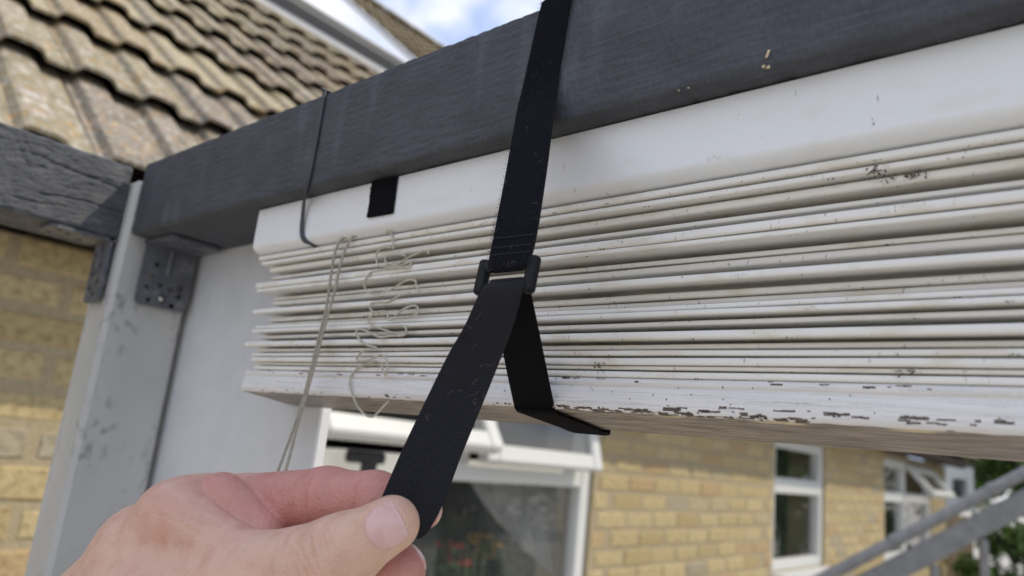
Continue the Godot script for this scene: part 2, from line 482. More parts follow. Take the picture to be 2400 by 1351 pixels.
func speck_texture(sd: int, count: int, r: float, g: float, b: float, dirty: float) -> ImageTexture:
	# off-white paint with faint streaks of grime, fine specks and hair scratches
	var w := 2048; var h := 128
	var img := Image.create(w, h, false, Image.FORMAT_RGB8)
	var st := noise(sd, 0.006, 4); var bl := noise(sd + 1, 0.02, 5)
	for y in h:
		for x in w:
			var mx := absf(x - 1024.0)
			var s := 1.0 - dirty * 0.07 * (0.5 + 0.5 * st.get_noise_2d(mx, y * 9.0))
			var q := smoothstep(0.15, 0.55, bl.get_noise_2d(mx * 0.35, y * 2.4)) * dirty
			img.set_pixel(x, y, lin(r * s * (1.0 - 0.13 * q), g * s * (1.0 - 0.17 * q), b * s * (1.0 - 0.25 * q)))
	var rr := RandomNumberGenerator.new()
	rr.seed = sd
	for k in count:
		var x := rr.randi_range(4, w - 60); var y := rr.randi_range(2, h - 5)
		var a := rr.randf_range(0.15, 0.75)
		var c := lin(0.12, 0.10, 0.075)
		if rr.randf() < 0.22:
			var yy := float(y)
			a *= 0.5
			for s in rr.randi_range(5, 26):
				var yi := clampi(int(yy), 0, h - 1)
				img.set_pixel(x + s, yi, img.get_pixel(x + s, yi).lerp(c, a * rr.randf()))
				yy += rr.randf_range(-0.3, 0.3)
		else:
			for s in rr.randi_range(1, 4):
				var xi := clampi(x + rr.randi_range(-1, 1), 0, w - 1); var yi := clampi(y + rr.randi_range(-1, 1), 0, h - 1)
				img.set_pixel(xi, yi, img.get_pixel(xi, yi).lerp(c, a))
	return ImageTexture.create_from_image(img)

const RAIL_P := 0.11   # metres round the rail's profile
var rail_relief: ImageTexture
func rail_texture() -> ImageTexture:
	# white paint flaking off brown wood, mostly along the lower front edge; the underside is bare weathered wood
	var w := 2048; var h := 512
	var img := Image.create(w, h, false, Image.FORMAT_RGB8)
	var hi := Image.create(w, h, false, Image.FORMAT_L8)
	img.fill(lin(0.72, 0.71, 0.68)); hi.fill(Color(0.8, 0.8, 0.8))
	var gr := noise(141, 0.02, 5); var pe := noise(142, 0.013, 4); var fine := noise(143, 0.06, 3)
	for y in h:
		var v := RAIL_P * (y + 0.5) / h * 1000.0   # mm round the profile from the top of the front
		if v > 56.2: break
		for x in w:
			var g := gr.get_noise_2d(x * 0.18, y * 5.0)
			var g2 := fine.get_noise_2d(x * 0.125, y * 3.0)
			if v < 16.6:
				var s2 := 0.74 + 0.07 * g + 0.04 * g2
				img.set_pixel(x, y, lin(s2, s2 * 0.98, s2 * 0.965))
			else:
				var s3 := 0.76 + 0.75 * g + 0.5 * g2
				var yel := smoothstep(0.10, 0.32, pe.get_noise_2d(x * 0.5 + 900, y * 3.0)) * exp(-pow((v - 18.6) / 2.2, 2.0))
				var c := Color(0.31, 0.265, 0.235) * s3
				c = c.lerp(Color(0.66, 0.56, 0.35), yel)
				if g2 < -0.30: c = c * 0.35
				img.set_pixel(x, y, lin(maxf(c.r, 0.02), maxf(c.g, 0.015), maxf(c.b, 0.01)))
				hi.set_pixel(x, y, Color(0.4, 0.4, 0.4) * clampf(0.9 + g2, 0.2, 1.6))
	var rr := RandomNumberGenerator.new()
	rr.seed = 77
	# [how many, x from, x to, v from, v to (mm), longest (mm), tallest (mm)]
	for q in [[110, -0.198, -0.085, 14.5, 16.3, 6.0, 0.9], [26, -0.135, -0.030, 12.2, 14.2, 8.0, 0.95], [40, -0.43, 0.02, 14.0, 16.2, 3.5, 0.7], [34, -0.42, 0.02, 1.6, 3.4, 5.0, 0.7], [60, -0.43, 0.02, 4.0, 14.0, 0.8, 0.4], [6, -0.03, 0.02, 13.5, 16.0, 6.0, 1.0]]:
		for k in q[0]:
			var x0 := int((rr.randf_range(q[1], q[2]) + 0.45) * 2.0 * w)
			var yc := rr.randf_range(q[3], q[4]) / 1000.0 / RAIL_P * h
			var ln := int(maxf(2.0, rr.randf_range(0.12, 1.0) * q[5] * w / 500.0))
			var up := 0.0; var dn := 0.0
			var tall: float = rr.randf_range(0.35, 1.0) * q[6] / 1000.0 / RAIL_P * h
			for x in ln:
				if x == 0 or rr.randf() < 0.07:
					up = tall * rr.randf_range(0.2, 0.6); dn = tall * rr.randf_range(0.15, 0.55)
				up = clampf(up + tall * rr.randf_range(-0.09, 0.09), 0.3, tall); dn = clampf(dn + tall * rr.randf_range(-0.09, 0.09), 0.0, tall)
				for y in range(int(yc - up), int(yc + dn) + 1):
					if y < 0 or y >= h or x0 + x >= w: continue
					var s := 0.75 + 0.9 * fine.get_noise_2d((x0 + x) * 0.6, y * 4.0)
					img.set_pixel(x0 + x, y, lin(0.125 * s, 0.096 * s, 0.078 * s))
					hi.set_pixel(x0 + x, y, Color(0.2, 0.2, 0.2))
	# hairline cracks along the grain
	for k in 190:
		var x0 := rr.randi_range(20, 1800); var yy := rr.randf_range(1.0, 16.0) / 1000.0 / RAIL_P * h
		var a := rr.randf_range(0.15, 0.5)
		for x in rr.randi_range(12, 150):
			var yi := clampi(int(yy), 0, h - 1)
			img.set_pixel(x0 + x, yi, img.get_pixel(x0 + x, yi).lerp(lin(0.16, 0.13, 0.11), a * rr.randf()))
			yy += rr.randf_range(-0.25, 0.25)
	rail_relief = ImageTexture.create_from_image(hi)
	return ImageTexture.create_from_image(img)

var weave_relief: ImageTexture
func weave_texture() -> ImageTexture:
	# 24 ribs across a 17.6 mm repeat, broken into short floats
	var w := 512; var h := 384
	var img := Image.create(w, h, false, Image.FORMAT_RGB8)
	var hi := Image.create(w, h, false, Image.FORMAT_L8)
	var f := noise(63, 0.05, 3)
	for y in h:
		var row := y / 16
		var a := sin(PI * (y % 16) / 16.0)
		for x in w:
			var b := 0.72 + 0.28 * absf(sin(PI * (x + (row % 2) * 4) / 8.0))
			var q := pow(a, 0.7) * b
			hi.set_pixel(x, y, Color(q, q, q))
			var s := 0.002 + 0.031 * q * q * (0.8 + 0.7 * f.get_noise_2d(x, y))
			img.set_pixel(x, y, lin(s * 0.95, s * 1.02, s * 1.45))
	weave_relief = ImageTexture.create_from_image(hi)
	return ImageTexture.create_from_image(img)

func tile_texture(sd: int, c: Array) -> ImageTexture:
	# sandy concrete with grey weathering and spots of pale and orange lichen
	var w := 256
	var a := noise(sd, 0.015, 5); var b := noise(sd + 40, 0.05, 4); var d := noise(sd + 80, 0.03, 3); var e := noise(sd + 120, 0.02, 3)
	var img := Image.create(w, w, false, Image.FORMAT_RGB8)
	for y in w:
		for x in w:
			var mx := absf(x - 128.0) * 1.3; var my := absf(y - 128.0) * 1.3
			var s := 1.0 + 0.4 * a.get_noise_2d(mx, my) + 0.25 * b.get_noise_2d(mx, my)
			var col := Color(c[0] * s, c[1] * s, c[2] * s)
			col = col.lerp(Color(0.36, 0.29, 0.26), smoothstep(0.1, 0.4, e.get_noise_2d(mx, my)) * 0.6)
			col = col.lerp(Color(0.58, 0.56, 0.50), smoothstep(0.25, 0.42, d.get_noise_2d(mx + 200, my)) * 0.7)
			col = col.lerp(Color(0.50, 0.26, 0.05), smoothstep(0.40, 0.48, d.get_noise_2d(mx, my + 300)) * 0.8)
			img.set_pixel(x, y, lin(col.r, col.g, col.b))
	return ImageTexture.create_from_image(img)

# ------------------------------------------------------------------ setting
func build_ground() -> void:
	var b := MB.new()
	b.facing([Vector3(-150, 0, -150), Vector3(150, 0, -150), Vector3(150, 0, 150), Vector3(-150, 0, 150)], Vector3.UP)
	var g := put("ground", b.mesh(), mats.ground)
	g.set_meta("kind", "structure"); g.set_meta("label", "pale paved ground of the yard"); g.set_meta("category", "ground")

const WINS := [[-1.02, -2.50, 0.95, 2.14], [-4.40, -5.32, 1.36, 2.14], [-6.85, -8.65, 1.30, 2.16]]

func build_house() -> void:
	var house := base("brick_house", Vector3.ZERO)
	tag(house, "yellow brick bungalow with ribbed sandy tile roof and white windows", "house")
	var z_near := 1.4; var z_far := -9.35; var top := 2.21
	# mortar bed: the wall itself, with its window openings
	var w := MB.new()
	var th := 0.25
	var xc := X_WALL - th * 0.5
	var zs := [z_near]
	for q in WINS: zs.append(q[0]); zs.append(q[1])
	zs.append(z_far)
	for k in range(0, zs.size(), 2):
		w.box(Vector3(xc, top * 0.5, (zs[k] + zs[k + 1]) * 0.5), Vector3(th, top, zs[k] - zs[k + 1]), 0.001)
	for q in WINS:
		w.box(Vector3(xc, q[2] * 0.5, (q[0] + q[1]) * 0.5), Vector3(th, q[2], q[0] - q[1] - 0.001), 0.001)
		w.box(Vector3(xc, (q[3] + top) * 0.5, (q[0] + q[1]) * 0.5), Vector3(th, top - q[3], q[0] - q[1] - 0.001), 0.001)
	var wall := put("brick_wall", w.mesh(), mats.mortar, house)
	wall.set_meta("label", "weathered yellow brick wall with pale mortar joints")
	# bricks
	var bm := []
	for k in 5:
		var b := MB.new()
		b.box(Vector3.ZERO, Vector3(0.06, 0.0645 + rng.randf_range(-0.002, 0.002), 0.2145 + rng.randf_range(-0.003, 0.003)), 0.005 + 0.0015 * k)
		bm.append(b.mesh())
	var hb := MB.new()
	hb.box(Vector3.ZERO, Vector3(0.06, 0.0645, 0.100), 0.006)
	var half := hb.mesh()
	var near := []
	var rest := MB.new()
	var r2 := RandomNumberGenerator.new()
	r2.seed = 99
	for row in 30:
		var y := 2.1445 + 0.0375 - 0.075 * (row + 0)
		if y < 0.04: break
		var z: float = z_near - 0.11 - (0.1125 if row % 2 == 1 else 0.0)
		while z > z_far + 0.1:
			var ok := true
			var is_half := false
			var zc := z
			for q in WINS:
				if y + 0.03 > q[2] and y - 0.03 < q[3]:
					if zc - 0.1 < q[0] and zc + 0.1 > q[1]:
						ok = false
						# a half brick beside the opening
						if zc > q[0] or (zc - 0.1 < q[0] and zc + 0.10 > q[0] + 0.09): is_half = true; zc = q[0] + 0.056
						elif zc < q[1] or (zc + 0.1 > q[1] and zc - 0.10 < q[1] - 0.09): is_half = true; zc = q[1] - 0.056
			if ok or is_half:
				var sees := (y > 1.2 and (zc > -1.02 and zc < 0.25 or zc < -2.48 and zc > -4.45)) or (y > 1.35 and zc < -5.3 and zc > -6.9)
				var at := Vector3(X_WALL - 0.0265 + r2.randf_range(-0.0025, 0.0025), y + r2.randf_range(-0.002, 0.002), zc + r2.randf_range(-0.003, 0.003))
				var turn := Basis(Vector3.RIGHT, r2.randf_range(-0.012, 0.012)) * Basis(Vector3.UP, r2.randf_range(-0.008, 0.008))
				var pick: int = [0, 0, 1, 1, 2, 3, 4, 5, 5, 6, 0, 0, 1, 5, 1, 0, 5, 2, 7, 1][r2.randi_range(0, 19)]
				if sees and near.size() < 300:
					near.append([at, turn, is_half, pick])
				else:
					var c: Array = [[0.425, 0.335, 0.172], [0.455, 0.365, 0.198], [0.38, 0.295, 0.145], [0.42, 0.315, 0.16], [0.40, 0.335, 0.20], [0.44, 0.348, 0.18], [0.41, 0.295, 0.155], [0.34, 0.295, 0.205]][pick]
					rest.tint = Color(c[0], c[1], c[2])
					rest.box(at, Vector3(0.06, 0.0645, 0.1 if is_half else 0.2145), 0.006, turn)
			z -= 0.225
	for q in near:
		var o := put("brick", half if q[2] else bm[r2.randi_range(0, 4)], mats.bricks[q[3]], wall)
		o.transform = Transform3D(q[1], q[0])
	var ro := put("more_bricks", rest.mesh(), mats.far_brick, wall)
	ro.set_meta("kind", "stuff")
	# the other walls, the floor and the ceiling of the rooms
	var s := MB.new()
	s.box(Vector3(-12.0, 1.15, (z_near + z_far) * 0.5), Vector3(0.25, 2.3, z_near - z_far), 0.001)
	s.box(Vector3(-6.95, 1.15, z_near - 0.125), Vector3(9.84, 2.3, 0.25), 0.001)
	s.box(Vector3(-6.95, 1.15, z_far + 0.125), Vector3(9.84, 2.3, 0.25), 0.001)
	s.box(Vector3(-4.6, 1.15, -3.6), Vector3(0.1, 2.3, 9.0), 0.001)
	s.box(Vector3(-3.2, 1.15, -3.4), Vector3(2.5, 2.3, 0.1), 0.001)
	s.box(Vector3(-3.2, 1.15, -6.0), Vector3(2.5, 2.3, 0.1), 0.001)
	s.box(Vector3(-6.95, 2.36, (z_near + z_far) * 0.5), Vector3(10.2, 0.1, z_near - z_far - 0.02), 0.001)
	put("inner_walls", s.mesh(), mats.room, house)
	# soffit, fascia
	var so := MB.new()
	so.box(Vector3(X_WALL + 0.065, 2.232, (z_near + z_far) * 0.5), Vector3(0.16, 0.02, z_near - z_far + 0.3), 0.002)
	put("soffit", so.mesh(), mats.soffit, house)
	var fa := MB.new()
	fa.box(Vector3(X_WALL + 0.157, 2.265, (z_near + z_far) * 0.5), Vector3(0.022, 0.13, z_near - z_far + 0.3), 0.003)
	put("fascia", fa.mesh(), mats.soffit, house)
	build_roof(house, z_near, z_far)
	build_windows(house)
	# white projecting bay beyond the third window
	var by := base("white_porch_window", Vector3.ZERO)
	tag(by, "small square white framed window with one dark pane at the far house corner", "window")
	var fr := MB.new()
	by.position = Vector3(-1.77, 0, -10.6); by.rotation.y = 0.9
	var px := 0.0; var pz := 0.0; var py := 2.0
	for e in [[-0.15, 0.0, 0.10, 0.52], [0.15, 0.0, 0.10, 0.52]]:
		fr.box(Vector3(px + e[0], py, pz), Vector3(e[2], 0.52, 0.12), 0.008)
	fr.box(Vector3(px, py + 0.185, pz), Vector3(0.199, 0.15, 0.118), 0.008)
	fr.box(Vector3(px, py - 0.185, pz), Vector3(0.199, 0.15, 0.118), 0.008)
	put("frame", fr.mesh(), mats.upvc, by)
	var pn := MB.new()
	pn.box(Vector3(px, py, pz - 0.02), Vector3(0.198, 0.218, 0.01), 0.001)
	put("pane", pn.mesh(), mats.glass, by)
	var rm := MB.new()
	for e in [[0.0, 0.34, 0.0, 0.36, 0.02], [0.0, -0.34, 0.0, 0.36, 0.02]]: rm.box(Vector3(px + e[0], py + e[1] * 0.76, pz - 0.36), Vector3(0.36, 0.02, 0.6), 0.002)
	for e in [-1.0, 1.0]: rm.box(Vector3(px + e * 0.19, py, pz - 0.36), Vector3(0.02, 0.54, 0.6), 0.002)
	rm.box(Vector3(px, py, pz - 0.67), Vector3(0.40, 0.54, 0.02), 0.002)
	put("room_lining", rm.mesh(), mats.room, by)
	var ps := MB.new()
	ps.box(Vector3(px, 0.84, pz), Vector3(0.36, 1.68, 0.10), 0.01)
	put("panel", ps.mesh(), mats.bricks[6], by)
	var ws := MB.new()
	ws.box(Vector3(px + 0.08, 1.52, pz + 0.12), Vector3(0.34, 0.12, 0.16), 0.01)
	put("ledge", ws.mesh(), mats.upvc, by)

func roof_at(s: float, z: float, up := 0.0) -> Vector3:
	return Vector3(-1.35 - cos(PITCH) * s + sin(PITCH) * up, 2.25 + sin(PITCH) * s + cos(PITCH) * up, z)

func build_roof(house: Node3D, z_near: float, z_far: float) -> void:
	var s_top := 7.4
	var d := MB.new()
	var bs := Basis(Vector3(cos(PITCH), -sin(PITCH), 0), Vector3(sin(PITCH), cos(PITCH), 0), Vector3(0, 0, 1))
	d.box(roof_at(s_top * 0.5, (z_near + z_far) * 0.5, -0.06), Vector3(s_top - 0.1, 0.03, z_near - z_far + 0.3), 0.002, bs)
	var xr := -1.35 - cos(PITCH) * s_top
	var bs2 := Basis(Vector3(-cos(PITCH), -sin(PITCH), 0), Vector3(-sin(PITCH), cos(PITCH), 0), Vector3(0, 0, -1))
	d.box(Vector3(2.0 * xr + 1.35 + cos(PITCH) * s_top * 0.5, 2.25 + sin(PITCH) * s_top * 0.5 - 0.06, (z_near + z_far) * 0.5), Vector3(s_top - 0.1, 0.03, z_near - z_far + 0.3), 0.002, bs2)
	# gable ends
	for zz in [z_near - 0.1, z_far + 0.1]:
		for sd in [-1.0, 1.0]:
			var n := Vector3(0, 0, sd)
			d.facing([Vector3(-1.5, 2.31, zz + sd * 0.05), Vector3(2 * xr + 1.5, 2.31, zz + sd * 0.05), Vector3(xr, 2.2 + sin(PITCH) * s_top, zz + sd * 0.05)], n)
	var roof := put("tiled_roof", d.mesh(), mats.soffit, house)
	roof.set_meta("label", "pitched roof of ribbed sandy concrete tiles spotted with lichen")
	# one tile: two flat-topped rolls, 0.2824 wide, laid 0.335 apart
	var tms := []
	for variant in 3:
		var b := MB.new()
		var w := 0.1412
		var pr := []
		for q in 2:
			var z0 := q * w
			for e in [[0.000, 0.0], [0.012, 0.0], [0.020, 0.016], [0.030, 0.019], [0.072, 0.019], [0.084, 0.015], [0.100, 0.0]]:
				pr.append(Vector2(z0 + e[0] + rng.randf_range(-0.001, 0.001), e[1] + rng.randf_range(-0.0008, 0.0008)))
		pr.append(Vector2(2 * w - 0.003, 0.0))
		var L := 0.40; var lift := 0.043; var t := 0.008
		for k in pr.size() - 1:
			var a: Vector2 = pr[k]; var c: Vector2 = pr[k + 1]
			var nn := Vector3(0, (c.x - a.x), (c.y - a.y)).normalized()
			# local axes: x up the slope, y off the roof, -z along the course
			var A := Vector3(0, lift + a.y, -a.x); var C := Vector3(0, lift + c.y, -c.x)
			var A2 := Vector3(L, 0.002 + a.y, -a.x); var C2 := Vector3(L, 0.002 + c.y, -c.x)
			b.facing([A, C, C2, A2], nn)
			b.facing([A, C, C - Vector3(0, t, 0), A - Vector3(0, t, 0)], Vector3(-1, 0, 0))
			b.facing([A - Vector3(0, t, 0), C - Vector3(0, t, 0), C2 - Vector3(0, t, 0), A2 - Vector3(0, t, 0)], -nn)
		b.facing([Vector3(0, lift, 0), Vector3(L, 0.002, 0), Vector3(L, 0.002 - t, 0), Vector3(0, lift - t, 0)], Vector3(0, 0, 1))
		var e2 := -(2 * w - 0.003)
		b.facing([Vector3(0, lift, e2), Vector3(L, 0.002, e2), Vector3(L, 0.002 - t, e2), Vector3(0, lift - t, e2)], Vector3(0, 0, -1))
		tms.append(b.mesh())
	var tb := Basis(Vector3(-cos(PITCH), sin(PITCH), 0), Vector3(sin(PITCH), cos(PITCH), 0), Vector3(0, 0, 1))
	var spots := []
	var r3 := RandomNumberGenerator.new()
	r3.seed = 5
	var g := 0.335
	var s := 0.05
	while s < s_top - 0.2:
		var z := -0.4141 + 0.2824 * 6
		while z > z_far - 0.1:
			var inside := s > 2.75 and s < 5.35 and z < -0.9 and z - 0.28 > -3.2
			if not inside:
				var p := roof_at(s, z)
				spots.append([p.distance_to(Vector3(0, 1.9, 0)) + (4.0 if z > 0.35 else 0.0), p, r3.randf(), r3.randf_range(-0.012, 0.012), r3.randf_range(-0.002, 0.002), 1.2 if s < 0.1 else 1.0])
			z -= 0.2824
		s = 0.4654 if s < 0.1 else s + g
	spots.sort_custom(func(a, b): return a[0] < b[0])
	var mm := MultiMesh.new()
	mm.transform_format = MultiMesh.TRANSFORM_3D
	mm.use_colors = true
	mm.mesh = tms[0]
	mm.instance_count = spots.size() - 300
	for k in spots.size():
		var q: Array = spots[k]
		var tr := Transform3D(tb * Basis(Vector3.UP, q[3]) * Basis.from_scale(Vector3(q[5], 1, 1)), q[1] + Vector3(0, q[4], 0))
		if k < 300:
			var o := put("roof_tile", tms[k % 3], mats.tiles[int(q[2] * 5.99)], roof)
			o.transform = tr
		else:
			mm.set_instance_transform(k - 300, tr)
			var sh: float = 0.72 + 0.4 * q[2]
			mm.set_instance_color(k - 300, Color(sh, sh * 0.98, sh * 0.95))
	var mi := MultiMeshInstance3D.new()
	mi.name = "more_roof_tiles"
	mi.multimesh = mm
	mi.material_override = mats.far_tile
	roof.add_child(mi, true)
	mi.set_meta("kind", "stuff")
	# ridge tiles
	for k in 24:
		var rd := MB.new()
		var z1 := z_near - 0.45 * k
		var pts := []
		for e in 9:
			var an := PI * (0.12 + 0.76 * e / 8.0)
			pts.append(Vector2(cos(an) * 0.13, sin(an) * 0.13))
		for e in 8:
			var p0 := Vector3(xr + pts[e].x, 2.23 + sin(PITCH) * s_top + pts[e].y, z1)
			var p1 := Vector3(xr + pts[e + 1].x, 2.23 + sin(PITCH) * s_top + pts[e + 1].y, z1)
			var dz := Vector3(0, -0.006, -0.44)
			rd.facing([p0, p1, p1 + dz, p0 + dz], Vector3(pts[e].x + pts[e + 1].x, pts[e].y + pts[e + 1].y, 0).normalized())
		put("ridge_tile", rd.mesh(), mats.tiles[k % 4], roof)
	# roof window
	var rw := MB.new()
	var za := -1.05; var zb := -3.12; var s0 := 2.92; var s1 := 5.25
	var fr := MB.new()
	for e in [[s0 - 0.16, s0 + 0.10, za + 0.2, zb - 0.10, 0.03], [s1, s1 + 0.2, za + 0.2, zb - 0.10, 0.03]]:
		fr.box(roof_at((e[0] + e[1]) * 0.5, (e[2] + e[3]) * 0.5, e[4]), Vector3(e[1] - e[0], 0.02, e[2] - e[3]), 0.003, bs)
	fr.box(roof_at((s0 + s1) * 0.5, zb - 0.05, 0.03), Vector3(s1 - s0, 0.021, 0.16), 0.003, bs)
	var cs := MB.new()
	cs.box(roof_at(s0 + 0.03, (za + zb) * 0.5, 0.075), Vector3(0.035, 0.075, za - zb), 0.006, bs)
	cs.box(roof_at(s1 - 0.03, (za + zb) * 0.5, 0.085), Vector3(0.06, 0.11, za - zb), 0.006, bs)
	cs.box(roof_at((s0 + s1) * 0.5, za - 0.03, 0.085), Vector3(s1 - s0 - 0.124, 0.11, 0.06), 0.006, bs)
	var sa := MB.new()
	sa.box(roof_at((s0 + s1) * 0.5, zb + 0.03, 0.085), Vector3(s1 - s0 - 0.124, 0.11, 0.06), 0.006, bs)
	sa.box(roof_at(s0 + 0.075, (za + zb) * 0.5, 0.128), Vector3(0.05, 0.03, za - zb - 0.125), 0.004, bs)
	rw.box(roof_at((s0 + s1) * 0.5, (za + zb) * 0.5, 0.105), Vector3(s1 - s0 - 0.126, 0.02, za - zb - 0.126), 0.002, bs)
	var win := put("roof_window", cs.mesh(), mats.roof_frame, house)
	win.set_meta("label", "large roof window with pale sky reflection put into its pane colour")
	put("flashing", fr.mesh(), mats.flashing, win)
	put("sash", sa.mesh(), mats.flashing, win)
	put("pane", rw.mesh(), mats.roof_sky_pane, win)

func win_frame(b: MB, x: float, z0: float, z1: float, y0: float, y1: float, t: float, dp := 0.06) -> void:
	b.box(Vector3(x, (y0 + y1) * 0.5, z0 - t * 0.5), Vector3(dp, y1 - y0, t), 0.006)
	b.box(Vector3(x, (y0 + y1) * 0.5, z1 + t * 0.5), Vector3(dp, y1 - y0, t), 0.006)
	b.box(Vector3(x, y0 + t * 0.5, (z0 + z1) * 0.5), Vector3(dp * 0.98, t, z0 - z1 - 2 * t + 0.004), 0.006)
	b.box(Vector3(x, y1 - t * 0.5, (z0 + z1) * 0.5), Vector3(dp * 0.98, t, z0 - z1 - 2 * t + 0.004), 0.006)

func open_sash(parent: Node, z0: float, z1: float, top: float, hgt: float, deg: float) -> void:
	# a top-hung vent swung outwards
	var hinge := Vector3(X_WALL - 0.004, top, (z0 + z1) * 0.5)
	var bs := Basis(Vector3(0, 0, 1), deg_to_rad(deg))
	var w := z0 - z1
	var b := MB.new()
	var t := 0.058
	for e in [-1.0, 1.0]:
		b.box(hinge + bs * Vector3(0, -hgt * 0.5, e * (w * 0.5 - t * 0.5)), Vector3(0.05, hgt, t), 0.007, bs)
	b.box(hinge + bs * Vector3(0, -hgt + t * 0.5, 0), Vector3(0.049, t, w - 2 * t + 0.004), 0.007, bs)
	b.box(hinge + bs * Vector3(0, -t * 0.5, 0), Vector3(0.049, t, w - 2 * t + 0.004), 0.007, bs)
	put("open_vent", b.mesh(), mats.upvc, parent)
	var p := MB.new()
	p.box(hinge + bs * Vector3(0.004, -hgt * 0.5, 0), Vector3(0.006, hgt - 2 * t + 0.004, w - 2 * t + 0.004), 0.0005, bs)
	put("vent_pane", p.mesh(), mats.glass, parent)

func build_windows(house: Node3D) -> void:
	var xf := X_WALL - 0.045
	# first window: two open vents over a wide fixed pane
	var q: Array = WINS[0]
	var b := MB.new()
	win_frame(b, xf, q[0], q[1], q[2], q[3], 0.065)
	b.box(Vector3(xf, 1.815, (q[0] + q[1]) * 0.5), Vector3(0.058, 0.07, q[0] - q[1] - 0.126), 0.006)
	b.box(Vector3(xf, 1.975, -1.76), Vector3(0.057, 0.249, 0.06), 0.006)
	var w1 := put("window", b.mesh(), mats.upvc, house)
	w1.set_meta("label", "wide white window with two top vents swung open")
	var p := MB.new()
	p.box(Vector3(xf - 0.005, 1.39, (q[0] + q[1]) * 0.5), Vector3(0.006, 0.79, q[0] - q[1] - 0.12), 0.0005)
	put("pane", p.mesh(), mats.glass, w1)
	open_sash(w1, -1.03, -1.745, 2.125, 0.285, 33.0)
	open_sash(w1, -1.765, -2.43, 2.125, 0.285, 14.0)
	var h := MB.new()
	h.box(Vector3(-1.615, 1.835, -1.30), Vector3(0.03, 0.032, 0.125), 0.006)
	h.box(Vector3(-1.615, 1.795, -1.315), Vector3(0.026, 0.085, 0.05), 0.008)
	put("handle", h.mesh(), mats.black_plastic, w1)
	var sl := MB.new()
	sl.box(Vector3(X_WALL + 0.015, 0.93, (q[0] + q[1]) * 0.5), Vector3(0.12, 0.035, q[0] - q[1] + 0.06), 0.006)
	put("sill", sl.mesh(), mats.upvc, w1)
	# inner sill board
	var il := MB.new()
	il.box(Vector3(-2.06, 1.275, (q[0] + q[1]) * 0.5), Vector3(0.26, 0.03, q[0] - q[1] + 0.3), 0.004)
	put("inner_sill", il.mesh(), mats.upvc, w1)
	# net curtain
	var c := MB.new()
	var rows := []
	for iy in 25:
		var fy := iy / 24.0
		var row := []
		for iz in 121:
			var fz := iz / 120.0
			var gather := 1.0 - 0.45 * pow(fy, 1.3)
			var z: float = -2.62 + (1.0 - fz) * 0.68 * gather
			var ph := fz * 75.0 + sin(fz * 9.0) * 1.2
			var x := -1.835 + 0.014 * sin(ph) * (0.5 + 0.5 * fy) + 0.008 * sin(fz * 23.0)
			row.append(c.vert(Vector3(x, 1.80 - (0.24 + 0.20 * fz) * fy, z), Vector3(1, 0, cos(ph) * 0.9).normalized(), Vector2(fz, fy)))
		rows.append(row)
	for iy in 24:
		for iz in 120:
			c.quad(rows[iy][iz], rows[iy + 1][iz], rows[iy + 1][iz + 1], rows[iy][iz + 1])
	var cu := put("curtain", c.mesh(), mats.curtain)
	tag(cu, "white net curtain gathered behind the wide window", "curtain")
	# pots on the inner sill
	flower_pot(Vector3(-2.02, 1.29, -2.10), [0.62, 0.10, 0.07], 0.14, "red flowers in a small pot on the indoor window sill")
	flower_pot(Vector3(-2.02, 1.29, -2.27), [0.75, 0.45, 0.05], 0.16, "yellow flowers in a small pot on the indoor window sill")
	flower_pot(Vector3(-2.02, 1.29, -2.44), [0.80, 0.80, 0.76], 0.15, "white flowers in a small pot on the indoor window sill")
	# second window: tall, with a transom
	q = WINS[1]
	b = MB.new()
	win_frame(b, xf, q[0], q[1], q[2], q[3], 0.06)
	b.box(Vector3(xf, 1.855, (q[0] + q[1]) * 0.5), Vector3(0.062, 0.095, q[0] - q[1] - 0.116), 0.006)
	var w2 := put("window", b.mesh(), mats.upvc, house)
	w2.set_meta("label", "narrow white window with one transom between brick panels")
	p = MB.new()
	p.box(Vector3(xf - 0.006, 1.60, (q[0] + q[1]) * 0.5), Vector3(0.006, 0.42, q[0] - q[1] - 0.115), 0.0005)
	put("pane", p.mesh(), mats.glass, w2)
	p = MB.new()
	p.box(Vector3(xf - 0.006, 1.99, (q[0] + q[1]) * 0.5), Vector3(0.006, 0.18, q[0] - q[1] - 0.115), 0.0005)
	put("pane", p.mesh(), mats.glass, w2)
	sl = MB.new()
	sl.box(Vector3(X_WALL + 0.02, 1.342, (q[0] + q[1]) * 0.5), Vector3(0.14, 0.035, q[0] - q[1] + 0.05), 0.006)
	put("sill", sl.mesh(), mats.upvc, w2)
	# third window: mullion and one open vent
	q = WINS[2]
	b = MB.new()
	win_frame(b, xf, q[0], q[1], q[2], q[3], 0.07)
	b.box(Vector3(xf, 1.84, (q[0] + q[1]) * 0.5), Vector3(0.062, 0.09, q[0] - q[1] - 0.136), 0.006)
	b.box(Vector3(xf, 1.58, -7.60), Vector3(0.060, 0.43, 0.10), 0.006)
	b.box(Vector3(xf, 1.985, -7.60), Vector3(0.060, 0.20, 0.10), 0.006)
	var w3 := put("window", b.mesh(), mats.upvc, house)
	w3.set_meta("label", "white two light window with its top vent propped open")
	for e in [[-6.92, -7.55, 1.37, 1.80], [-7.65, -8.58, 1.37, 1.80], [-6.92, -7.55, 1.885, 2.09]]:
		p = MB.new()
		p.box(Vector3(xf - 0.006, (e[2] + e[3]) * 0.5, (e[0] + e[1]) * 0.5), Vector3(0.006, e[3] - e[2], e[0] - e[1]), 0.0005)
		put("pane", p.mesh(), mats.glass, w3)
	open_sash(w3, -7.66, -8.60, 2.13, 0.33, 42.0)

